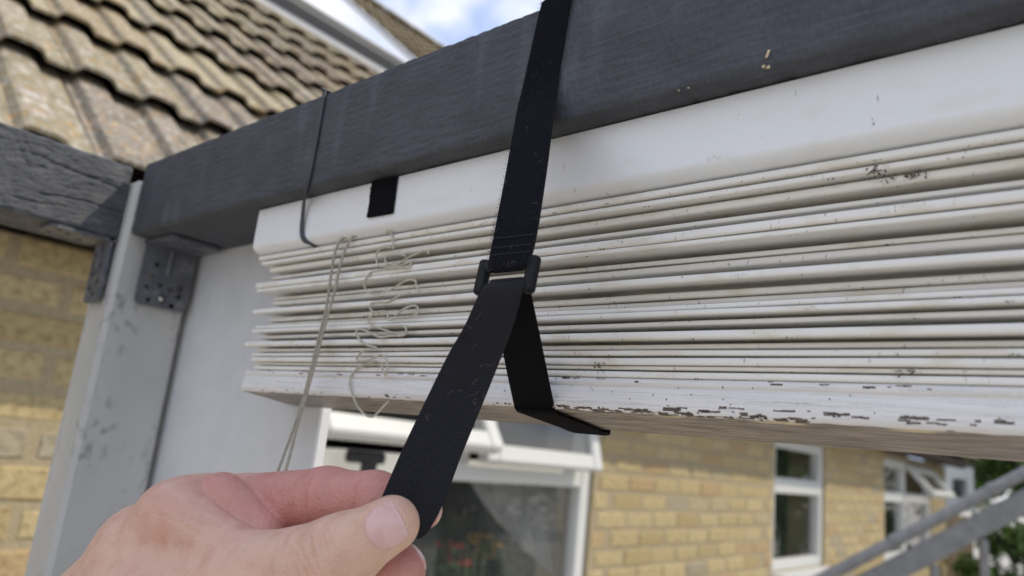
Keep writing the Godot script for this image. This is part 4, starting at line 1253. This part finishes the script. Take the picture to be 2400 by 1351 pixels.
	for q in [[1, 1, 0.0], [-1, 1, PI / 2], [-1, -1, PI], [1, -1, 3 * PI / 2]]:
		for k in 6:
			var an: float = q[2] + PI / 2 * k / 5.0
			ring.append(c + ex * (q[0] * (W - rc) + cos(an) * rc) + ey * (q[1] * (H - rc) + sin(an) * rc))
	var rb := MB.new()
	rb.tube(ring, 0.0016, 12, true, 0.0017, ez)
	for sd in [-1.0, 1.0]:
		# flattened cheeks at both ends
		var pts := []
		for k in 9:
			var t := k / 8.0 * 2.0 - 1.0
			pts.append(c + ex * sd * (W + 0.0004) + ey * t * 0.0052 + ez * 0.0006)
		rb.tube(pts, 0.0024, 14, false, 0.0024, ez)
		for e in [-1.0, 1.0]:
			var cap := []
			for k in 5:
				cap.append(c + ex * sd * (W + 0.0004) + ey * e * (0.0052 + 0.0016 * sin(PI / 2 * k / 4.0)) + ez * 0.0006)
			for k in 4:
				var rr := cos(PI / 2 * (k + 0.5) / 4.0)
				rb.tube([cap[k], cap[k + 1]], 0.0024 * maxf(rr, 0.3), 14, false, 0.0024 * maxf(rr, 0.3), ez)
	put("buckle", rb.mesh(), mats.buckle, strap)
	# stitches across the doubled end
	var st := MB.new()
	var m := sl.size()
	for row in 3:
		var k := m - 30 - row * 4
		for e in 13:
			var f := (e + 0.7) / 14.0
			var p: Vector3 = sl[k].lerp(sr[k], f); var p2: Vector3 = sl[k].lerp(sr[k], f + 0.045)
			var nn: Vector3 = (sr[k] - sl[k]).cross(sl[k] - sl[k - 1]).normalized()
			if nn.z < 0: nn = -nn
			st.tube([p + nn * 0.0007, (p + p2) * 0.5 + nn * 0.0012, p2 + nn * 0.0007], 0.00022, 5)
	put("stitching", st.mesh(), mats.thread, strap)
	# fuzz along the loop band and its edges, lint fibres on the pulled band
	var hz := MB.new()
	for k in 2600:
		var t := rng.randi_range(24, m - 12)
		var f := rng.randf() if rng.randf() < 0.6 else (rng.randf_range(-0.01, 0.015) if rng.randf() < 0.5 else rng.randf_range(0.985, 1.01))
		var p: Vector3 = sl[t].lerp(sr[t], f)
		var nn: Vector3 = (sr[t] - sl[t]).cross(sl[t] - sl[t - 1]).normalized()
		if nn.z < 0: nn = -nn
		p += (sl[t] - sl[t - 1]) * rng.randf()
		var out: Vector3 = nn + Vector3(1, 0, 0) * ((f - 0.5) * 2.4 if absf(f - 0.5) > 0.48 else rng.randf_range(-0.8, 0.8)) + Vector3(0, rng.randf_range(-0.8, 0.8), 0)
		out = out.normalized() * rng.randf_range(0.0004, 0.0013)
		var side := Vector3(rng.randf_range(-1, 1), rng.randf_range(-1, 1), rng.randf_range(-0.2, 0.2)) * 0.0004
		var w := Vector3(rng.randf_range(-1, 1), rng.randf_range(-1, 1), 0).normalized() * 0.000045
		var q0 := p + nn * 0.0006
		hz.facing([q0 - w, q0 + w, q0 + out * 0.6 + side * 0.4 + w, q0 + out * 0.6 + side * 0.4 - w], nn)
		hz.facing([q0 + out * 0.6 + side * 0.4 - w, q0 + out * 0.6 + side * 0.4 + w, q0 + out + side], nn)
	var hzo := put("fuzz", hz.mesh(), mats.fuzz, strap)
	hzo.set_meta("kind", "stuff")
	var li := MB.new()
	for k in 30:
		var onband := k < 16
		var A: Array = hl2 if onband else sl
		var B: Array = hr2 if onband else sr
		var t := rng.randi_range(14, A.size() - 24) if onband else rng.randi_range(56, A.size() - 14)
		if onband and k < 9: t = rng.randi_range(int(A.size() * 0.50), int(A.size() * 0.60))
		var f := rng.randf_range(0.05, 0.95)
		var p: Vector3 = A[t].lerp(B[t], f)
		var nn: Vector3 = (B[t] - A[t]).cross(A[t] - A[t - 1]).normalized()
		if nn.z < 0: nn = -nn
		p += nn * 0.0009
		var pts := []
		var ac: Vector3 = (B[t] - A[t]).normalized(); var al: Vector3 = (A[t] - A[t - 1]).normalized()
		var ang := rng.randf() * TAU
		for e in 6:
			pts.append(p)
			ang += rng.randf_range(-0.5, 0.5)
			p += (ac * cos(ang) + al * sin(ang)) * rng.randf_range(0.0003, 0.0008)
		li.tube(spline(pts, 3), rng.randf_range(0.000015, 0.00003), 4)
	var lio := put("lint", li.mesh(), mats.lint, strap)
	lio.set_meta("kind", "stuff")

# ------------------------------------------------------------------ hand
var bones: Array = [
		[0, Vector3(-0.29610, 1.82535, -0.13591), 0.02022, Vector3(-0.24814, 1.84277, -0.15546), 0.01695],
		[0, Vector3(-0.24814, 1.84277, -0.15546), 0.01664, Vector3(-0.21297, 1.85868, -0.16688), 0.01225],
		[0, Vector3(-0.21297, 1.85868, -0.16688), 0.01211, Vector3(-0.19593, 1.87088, -0.17290), 0.00944],
		[1, Vector3(-0.33434, 1.79688, -0.13094), 0.02627, Vector3(-0.30191, 1.84107, -0.13981), 0.01777],
		[1, Vector3(-0.30075, 1.84603, -0.14076), 0.01851, Vector3(-0.28995, 1.85966, -0.15451), 0.01580],
		[1, Vector3(-0.28995, 1.85966, -0.15451), 0.01546, Vector3(-0.28416, 1.86572, -0.16880), 0.01271],
		[2, Vector3(-0.28517, 1.86348, -0.13847), 0.01014, Vector3(-0.25874, 1.85568, -0.14912), 0.00848],
		[3, Vector3(-0.27782, 1.86961, -0.15480), 0.00944, Vector3(-0.25882, 1.85752, -0.16355), 0.00948],
		[4, Vector3(-0.28541, 1.86506, -0.17062), 0.01315, Vector3(-0.24323, 1.87365, -0.17945), 0.01149],
		[4, Vector3(-0.24323, 1.87365, -0.17945), 0.01132, Vector3(-0.22024, 1.87595, -0.18476), 0.01010],
		[4, Vector3(-0.22024, 1.87595, -0.18476), 0.00994, Vector3(-0.20463, 1.87451, -0.19353), 0.00774],
		[5, Vector3(-0.26644, 1.82622, -0.17969), 0.01321, Vector3(-0.22931, 1.84112, -0.19039), 0.01165],
		[5, Vector3(-0.22931, 1.84112, -0.19039), 0.01149, Vector3(-0.21382, 1.85109, -0.19434), 0.01064]]
var b_g := PackedInt32Array()
var b_a := PackedVector3Array()
var b_d := PackedVector3Array()
var b_i := PackedFloat32Array()
var b_ra := PackedFloat32Array()
var b_rb := PackedFloat32Array()
var creases := []   # [point, axis, depth, width, side normal (or zero), reach]
var live := []      # the creases near the block being sampled
var nail_frames := []  # [centre, along, across, out, half length, half width]

func smin(a: float, b: float, k: float) -> float:
	var h := maxf(k - absf(a - b), 0.0) / k
	return minf(a, b) - h * h * k * 0.25

func hand_field(p: Vector3, use: PackedInt32Array, fine: bool) -> float:
	var g0 := 1.0; var g1 := 1.0; var g2 := 1.0; var g3 := 1.0; var g4 := 1.0; var g5 := 1.0
	for k in use:
		var pa := p - b_a[k]
		var h := clampf(pa.dot(b_d[k]) * b_i[k], 0.0, 1.0)
		var d := (pa - b_d[k] * h).length() - lerpf(b_ra[k], b_rb[k], h)
		match b_g[k]:
			0: g0 = smin(g0, d, 0.006)
			1: g1 = smin(g1, d, 0.008)
			2: g2 = minf(g2, d)
			3: g3 = minf(g3, d)
			4: g4 = smin(g4, d, 0.004)
			5: g5 = smin(g5, d, 0.004)
	# palm and web run together; thumb lies over them, then the fold beside the forefinger, then the fingers
	var r := smin(smin(g1, g2, 0.012), g0, 0.0065)
	r = smin(r, g3, 0.0010)
	r = smin(r, g4, 0.0012)
	r = smin(r, g5, 0.0010)
	if fine:
		for c in live:
			var q: Vector3 = p - c[0]
			var reach: float = c[5]
			var l2 := q.length_squared()
			if l2 > reach * reach: continue
			var t: float = q.dot(c[1]) + c[6] * q.dot(c[7]) * q.dot(c[7]) * 60.0
			if absf(t) > c[3] * 3.0: continue
			var s: float = 1.0
			if c[4] != Vector3.ZERO: s = smoothstep(0.05, 0.65, q.normalized().dot(c[4]))
			r += c[2] * exp(-pow(t / c[3], 2.0)) * s * (1.0 - l2 / (reach * reach))
		for f in nail_frames:
			var q: Vector3 = p - f[0]
			var u: float = q.dot(f[1]) / f[4]; var w: float = q.dot(f[2]) / f[5]
			if q.length_squared() > 0.0002 or q.dot(f[3]) < -0.004: continue
			var e := pow(absf(u), 3.0) + pow(absf(w), 3.0)
			if e < 1.9:
				r += 0.0007 * (1.0 - smoothstep(0.85, 1.2, e)) + 0.0006 * exp(-pow((e - 1.08) / 0.2, 2.0))
	return r

func build_hand() -> void:
	for q in bones:
		b_g.append(q[0]); b_a.append(q[1]); b_d.append(q[3] - q[1]); b_i.append(1.0 / (q[3] - q[1]).length_squared()); b_ra.append(q[2]); b_rb.append(q[4])
	var toward := Vector3(0.6473, -0.2151, 0.7312)   # from the hand to the eye, about
	# finger creases on index and wrinkles over the thumb joint
	var ia: Vector3 = bones[8][3] - bones[8][1]
	for e in [[8, 1.0, 0.0, 0.0018], [8, 1.0, -0.0024, 0.0009], [9, 1.0, -0.002, 0.0016], [9, 1.0, 0.0002, 0.0006]]:
		var bn: Array = bones[e[0]]
		var ax: Vector3 = (bn[3] - bn[1]).normalized()
		creases.append([bn[3] + ax * e[2], ax, e[3], 0.0007, toward, 0.021, 0.0, ax.cross(toward).normalized()])
	var tb: Array = bones[1]
	var ta: Vector3 = (tb[3] - tb[1]).normalized()
	var tup := ta.cross(toward).normalized()
	for e in [[-0.0090, 0.0005], [-0.0062, 0.0008], [-0.0034, 0.0010], [-0.0008, 0.0014], [0.0016, 0.0010], [0.0040, 0.0012], [0.0066, 0.0007]]:
		creases.append([tb[3] + ta * e[0], ta, e[1], 0.0007, toward, 0.025, rng.randf_range(0.2, 0.9), tup])
	# folds of the web and wrinkles of the thumb base
	var wb: Array = bones[6]
	var wa: Vector3 = (wb[3] - wb[1]).normalized()
	var wx := wa.cross(toward).normalized()
	for e in [[-0.0086, 0.0006], [-0.0068, 0.0009], [-0.0048, 0.0009], [-0.0024, 0.0006]]:
		creases.append([(wb[1] + wb[3]) * 0.5 + wx * e[0], wx, e[1], 0.0007, toward, 0.022, 0.0, wa])
	# thumb nail
	var tt: Array = bones[2]
	var nax: Vector3 = (tt[3] - tt[1]).normalized()
	var outw := (toward - nax.cross(toward).normalized() * 0.22)
	outw = (outw - nax * outw.dot(nax)).normalized()
	var nac := nax.cross(outw).normalized()
	var nc: Vector3 = tt[3] + nax * 0.0004 + outw * tt[4]
	nail_frames.append([nc + nax * 0.0008, nax, nac, outw, 0.0062, 0.0072])
	# middle and index nails, seen edge on
	var mb_: Array = bones[12]
	var max_: Vector3 = (mb_[3] - mb_[1]).normalized()
	var mo: Vector3 = -toward + max_ * 0.55
	mo = (mo - max_ * mo.dot(max_)).normalized()
	var skin := mesh_field()
	var hand := put("hand", skin, skin_material())
	tag(hand, "bare left hand pinching the black strap between thumb and forefinger", "hand")
	live = creases.duplicate()
	var use := PackedInt32Array()
	for k in bones.size(): use.append(k)
	var nm := mat(Color.WHITE, 0.22, grain(411, 0.02, 64, 64, [[0.0, 0.62, 0.36, 0.34], [1.0, 0.72, 0.48, 0.45]]), Vector3(60, 60, 60), true)
	nm.clearcoat_enabled = true; nm.clearcoat = 0.5; nm.clearcoat_roughness = 0.2
	put("thumb_nail", nail(nail_frames[0], use, 0.00045), nm, hand)
	for e in [[bones[12], 0.0105, 0.0060], [bones[10], 0.0076, 0.0055]]:
		var bn: Array = e[0]
		var ax: Vector3 = (bn[3] - bn[1]).normalized()
		var o: Vector3 = -toward * 0.9 + ax * 0.4
		o = (o - ax * o.dot(ax)).normalized()
		var fr := [bn[3] + ax * (e[1] * 0.62) + o * bn[4] * 0.55, (ax * 0.75 - o * 0.66).normalized(), ax.cross(o).normalized(), (o * 0.75 + ax * 0.66).normalized(), 0.0058, e[2]]
		put("finger_nail", nail(fr, use, 0.0005), nm, hand)

func nail(f: Array, use: PackedInt32Array, lift: float) -> ArrayMesh:
	# a thin curved plate laid on the skin it covers
	var b := MB.new()
	var N := 18
	var rows := []
	for iy in N + 1:
		var row := []
		for ix in N + 1:
			var u := iy / float(N) * 2.0 - 1.0; var w := ix / float(N) * 2.0 - 1.0
			# square to a rounded plate
			var uu := u * sqrt(1.0 - 0.32 * w * w); var ww := w * sqrt(1.0 - 0.26 * u * u)
			var p: Vector3 = f[0] + f[1] * uu * f[4] * 0.97 + f[2] * ww * f[5] * 0.97 + f[3] * 0.004
			for s in 14:
				var d := hand_field(p, use, true)
				p -= f[3] * d * 0.9
			var e := maxf(absf(u), absf(w))
			p += f[3] * lift * (1.0 - pow(e, 8.0) * 0.5)
			row.append(p)
		rows.append(row)
	var ids := []
	for iy in N + 1:
		var rid := []
		for ix in N + 1:
			var du: Vector3 = rows[mini(iy + 1, N)][ix] - rows[maxi(iy - 1, 0)][ix]
			var dw: Vector3 = rows[iy][mini(ix + 1, N)] - rows[iy][maxi(ix - 1, 0)]
			var nn := du.cross(dw).normalized()
			if nn.dot(f[3]) < 0: nn = -nn
			rid.append(b.vert(rows[iy][ix], nn))
		ids.append(rid)
	for iy in N:
		for ix in N:
			b.quad(ids[iy][ix], ids[iy][ix + 1], ids[iy + 1][ix + 1], ids[iy + 1][ix])
	# the rim, turned down into the skin
	var rim := []
	for k in N: rim.append([0, k])
	for k in N: rim.append([k, N])
	for k in N: rim.append([N, N - k])
	for k in N: rim.append([N - k, 0])
	for k in rim.size():
		var p: Vector3 = rows[rim[k][0]][rim[k][1]]; var q: Vector3 = rows[rim[(k + 1) % rim.size()][0]][rim[(k + 1) % rim.size()][1]]
		var dn: Vector3 = f[3] * -0.0006
		b.facing([p, q, q + dn, p + dn], ((p + q) * 0.5 - f[0]).normalized())
	return b.mesh()

func skin_material() -> StandardMaterial3D:
	var m := mat(Color.WHITE, 0.58, grain(401, 0.022, 256, 256, [[0.0, 0.80, 0.68, 0.65], [0.45, 0.95, 0.90, 0.88], [1.0, 1.0, 1.0, 1.0]], 5), Vector3(20, 20, 20), true, relief(402, 0.17, 256, 256, 3, FastNoiseLite.TYPE_CELLULAR), 0.045)
	m.vertex_color_use_as_albedo = true
	m.subsurf_scatter_enabled = true; m.subsurf_scatter_strength = 0.03
	return m

func mesh_field() -> ArrayMesh:
	# surface nets over a sparse grid: only blocks that the surface can cross are sampled
	var cell := 0.0008
	var B := 6
	var bl := cell * B
	var lo := Vector3.INF; var hi := -Vector3.INF
	for q in bones:
		for e in [[q[1], q[2]], [q[3], q[4]]]:
			lo = lo.min(e[0] - Vector3.ONE * (e[1] + 0.004)); hi = hi.max(e[0] + Vector3.ONE * (e[1] + 0.004))
	var nb := Vector3i(((hi - lo) / bl).ceil())
	var vid := {}
	var pos := PackedVector3Array()
	var col := PackedColorArray()
	var quads := []
	var every := PackedInt32Array()
	for k in bones.size(): every.append(k)
	var diag := bl * 0.87
	for bz in nb.z:
		for by in nb.y:
			for bx in nb.x:
				var org := lo + Vector3(bx, by, bz) * bl
				var ctr := org + Vector3.ONE * bl * 0.5
				# bones that can matter here
				var use := PackedInt32Array()
				var best := 1.0
				var ds := PackedFloat32Array()
				for k in bones.size():
					var pa := ctr - b_a[k]
					var h := clampf(pa.dot(b_d[k]) * b_i[k], 0.0, 1.0)
					var d := (pa - b_d[k] * h).length() - lerpf(b_ra[k], b_rb[k], h)
					ds.append(d)
					best = minf(best, d)
				if best > diag + 0.004 or best < -diag - 0.006: continue
				for k in bones.size():
					if ds[k] < best + 2.0 * diag + 0.013: use.append(k)
				if absf(hand_field(ctr, use, false)) > diag + 0.0015: continue
				live.clear()
				for c in creases:
					if ctr.distance_to(c[0]) < c[5] + diag: live.append(c)
				var S := B + 1
				var val := PackedFloat32Array()
				val.resize(S * S * S)
				var j := 0
				for z in S:
					for y in S:
						for x in S:
							val[j] = hand_field(org + Vector3(x, y, z) * cell, use, true)
							j += 1
				for z in B:
					for y in B:
						for x in B:
							var i0 := x + S * (y + S * z)
							var m := 0
							var c := [val[i0], val[i0 + 1], val[i0 + S], val[i0 + S + 1], val[i0 + S * S], val[i0 + S * S + 1], val[i0 + S * S + S], val[i0 + S * S + S + 1]]
							for e in 8:
								if c[e] < 0.0: m += 1
							if m == 0 or m == 8: continue
							var sum := Vector3.ZERO
							var cnt := 0
							for e in [[0, 1], [2, 3], [4, 5], [6, 7], [0, 2], [1, 3], [4, 6], [5, 7], [0, 4], [1, 5], [2, 6], [3, 7]]:
								var a: float = c[e[0]]; var d2: float = c[e[1]]
								if (a < 0.0) != (d2 < 0.0):
									var t := a / (a - d2)
									var pa2 := Vector3(e[0] & 1, (e[0] >> 1) & 1, e[0] >> 2)
									var pb2 := Vector3(e[1] & 1, (e[1] >> 1) & 1, e[1] >> 2)
									sum += pa2.lerp(pb2, t)
									cnt += 1
							var gp := Vector3i(bx * B + x, by * B + y, bz * B + z)
							vid[gp] = pos.size()
							var P := org + (Vector3(x, y, z) + sum / cnt) * cell
							pos.append(P)
							col.append(skin_colour(P, use))
							if (c[0] < 0.0) != (c[1] < 0.0): quads.append([gp, 0, c[0] < 0.0])
							if (c[0] < 0.0) != (c[2] < 0.0): quads.append([gp, 1, c[0] < 0.0])
							if (c[0] < 0.0) != (c[4] < 0.0): quads.append([gp, 2, c[0] < 0.0])
	var idx := PackedInt32Array()
	var nor := PackedVector3Array()
	nor.resize(pos.size())
	for q in quads:
		var g: Vector3i = q[0]
		var d1 := Vector3i(0, -1, 0); var d2 := Vector3i(0, 0, -1)
		if q[1] == 1: d1 = Vector3i(0, 0, -1); d2 = Vector3i(-1, 0, 0)
		elif q[1] == 2: d1 = Vector3i(-1, 0, 0); d2 = Vector3i(0, -1, 0)
		var a: int = vid.get(g, -1); var b: int = vid.get(g + d1, -1); var c: int = vid.get(g + d1 + d2, -1); var e: int = vid.get(g + d2, -1)
		if a < 0 or b < 0 or c < 0 or e < 0: continue
		var tri := [a, b, c, a, c, e] if not q[2] else [a, c, b, a, e, c]
		for k in 6: idx.append(tri[k])
		for k in [0, 3]:
			var fn := (pos[tri[k + 2]] - pos[tri[k]]).cross(pos[tri[k + 1]] - pos[tri[k]])
			for z in 3: nor[tri[k + z]] += fn
	for k in nor.size(): nor[k] = nor[k].normalized()
	var arr := []
	arr.resize(Mesh.ARRAY_MAX)
	arr[Mesh.ARRAY_VERTEX] = pos; arr[Mesh.ARRAY_NORMAL] = nor; arr[Mesh.ARRAY_COLOR] = col; arr[Mesh.ARRAY_INDEX] = idx
	var mesh := ArrayMesh.new()
	mesh.add_surface_from_arrays(Mesh.PRIMITIVE_TRIANGLES, arr)
	return mesh

var blotch := noise(403, 90.0, 3)
func skin_colour(p: Vector3, use: PackedInt32Array) -> Color:
	# palm side and fingers pinker, back of hand and thumb tanner, with uneven blotches
	var pink := 0.0; var tan_ := 0.0
	for k in use:
		var pa := p - b_a[k]
		var h := clampf(pa.dot(b_d[k]) * b_i[k], 0.0, 1.0)
		var d := (pa - b_d[k] * h).length() - lerpf(b_ra[k], b_rb[k], h)
		var w := exp(-maxf(d, 0.0) / 0.0025)
		if b_g[k] >= 3: pink += w
		elif b_g[k] == 2: pink += w * 0.3; tan_ += w * 0.7
		else: tan_ += w
	var f := pink / maxf(pink + tan_, 0.0001)
	var n := blotch.get_noise_3dv(p)
	f = clampf(f + n * 0.35, 0.0, 1.0)
	return Color(0.705, 0.472, 0.360).lerp(Color(0.580, 0.272, 0.232), f) * (1.0 + 0.06 * n)


# ------------------------------------------------------------------ yard beyond
func build_yard() -> void:
	# galvanised stair railing
	var rail := base("stair_railing", Vector3(0, 0, 0))
	tag(rail, "sloping grey galvanised stair railing in front of the far windows", "railing")
	var a := Vector3(-1.221, 1.3159, -2.647); var d := Vector3(0.8355, 0.6475, -0.549)
	var dn := d.normalized()
	var b := MB.new()
	b.tube([a, a + d * 1.6], 0.021, 14)
	put("handrail", b.mesh(), mats.galv, rail)
	var side := Vector3(dn.x, 0, dn.z).normalized()
	var across := Vector3.UP.cross(side).normalized()
	var bsr := Basis(dn, across.cross(dn).normalized() * -1.0, across)
	b = MB.new()
	b.box(a + d * 0.8 + Vector3(0, -0.098, 0), Vector3(dn.dot(d) * 1.6, 0.075, 0.02), 0.004, bsr.orthonormalized())
	put("rail_board", b.mesh(), mats.galv, rail)
	for k in 9:
		var p := a + d * (0.10 + 0.165 * k)
		b = MB.new()
		b.box(Vector3(p.x, (p.y - 0.15) * 0.5, p.z), Vector3(0.026, p.y - 0.15, 0.026), 0.004, Basis(Vector3.UP, -atan2(side.z, side.x)))
		put("baluster", b.mesh(), mats.galv, rail)
	for k in 4:
		var p := a + d * (0.30 + 0.33 * k)
		b = MB.new()
		b.tube([p + dn * -0.014, p + dn * 0.014], 0.0245, 14)
		put("joint_sleeve", b.mesh(), mats.galv, rail)
	# trees and shrubs
	tree("garden_tree", Vector3(-0.9, 0, -13.0), 5.0, 2.0, 12000, "leafy green tree standing just beyond the house corner", 0.11)
	tree("garden_tree", Vector3(1.5, 0, -14.0), 5.4, 2.3, 12000, "broad green tree beyond the stair railing, away from the house", 0.11)
	tree("garden_shrub", Vector3(-0.95, 0, -9.2), 1.75, 0.62, 3000, "low bright green shrub behind the stair railing, beside the brick house", 0.05)
	tree("garden_shrub", Vector3(0.3, 0, -10.2), 2.0, 0.85, 3000, "rounded green shrub in front of the broad tree", 0.06)
	# hedge that the windows mirror
	var hg := base("hedge", Vector3(9.0, 0, -4.0))
	tag(hg, "tall clipped green hedge along the garden edge", "hedge")
	var l := MB.new()
	for k in 9000:
		var p := Vector3(rng.randf_range(-0.6, 0.6), pow(rng.randf(), 0.8) * 2.6, rng.randf_range(-12.0, 9.0))
		if rng.randf() < 0.6: p.x = -0.6 + rng.randf_range(-0.1, 0.1)
		l.tint = Color(0.045, 0.09, 0.022) * rng.randf_range(0.6, 1.5)
		leaf(l, p, 0.11)
	put("foliage", l.mesh(), mats.leaf, hg)
	var st := MB.new()
	for k in 14:
		var z := -11.5 + k * 1.5
		st.tube([Vector3(0, 0, z), Vector3(0.05, 1.0, z + 0.1), Vector3(0, 2.2, z)], 0.05, 7)
	put("stems", st.mesh(), mats.bark, hg)

func tree(called: String, at: Vector3, hgt: float, rad: float, count: int, label: String, leafsz: float) -> void:
	var o := base(called, at)
	tag(o, label, "tree" if called == "garden_tree" else "shrub")
	var t := MB.new()
	t.tube([Vector3(0, 0, 0), Vector3(0.03, hgt * 0.25, 0.02), Vector3(-0.02, hgt * 0.5, 0.0), Vector3(0.02, hgt * 0.8, 0.02)], 0.035 * hgt * 0.6, 8)
	var clumps := []
	for k in (60 if called == "garden_tree" else 26):
		var an := rng.randf() * TAU; var el := rng.randf_range(-0.5, 1.0)
		var rr := rad * rng.randf_range(0.35, 0.85)
		var p := Vector3(cos(an) * rr * cos(el * 1.2), hgt - rad * 0.95 + sin(el * 1.2) * rad * 0.8, sin(an) * rr * cos(el * 1.2))
		clumps.append([p, rad * rng.randf_range(0.18, 0.36), rng.randf_range(0.65, 1.5)])
		t.tube([Vector3(0, hgt * 0.35, 0), Vector3(p.x * 0.5, hgt * 0.45, p.z * 0.5), p], 0.012 * hgt * 0.4, 5)
	put("trunk", t.mesh(), mats.bark, o)
	var l := MB.new()
	for k in count:
		var c: Array = clumps[rng.randi_range(0, clumps.size() - 1)]
		var v := Vector3(rng.randfn(), rng.randfn(), rng.randfn()) * 0.55
		l.tint = Color(0.07, 0.125, 0.022) * c[2] * rng.randf_range(0.7, 1.35)
		leaf(l, c[0] + v * c[1], leafsz * rng.randf_range(0.7, 1.2))
	put("crown", l.mesh(), mats.leaf, o)
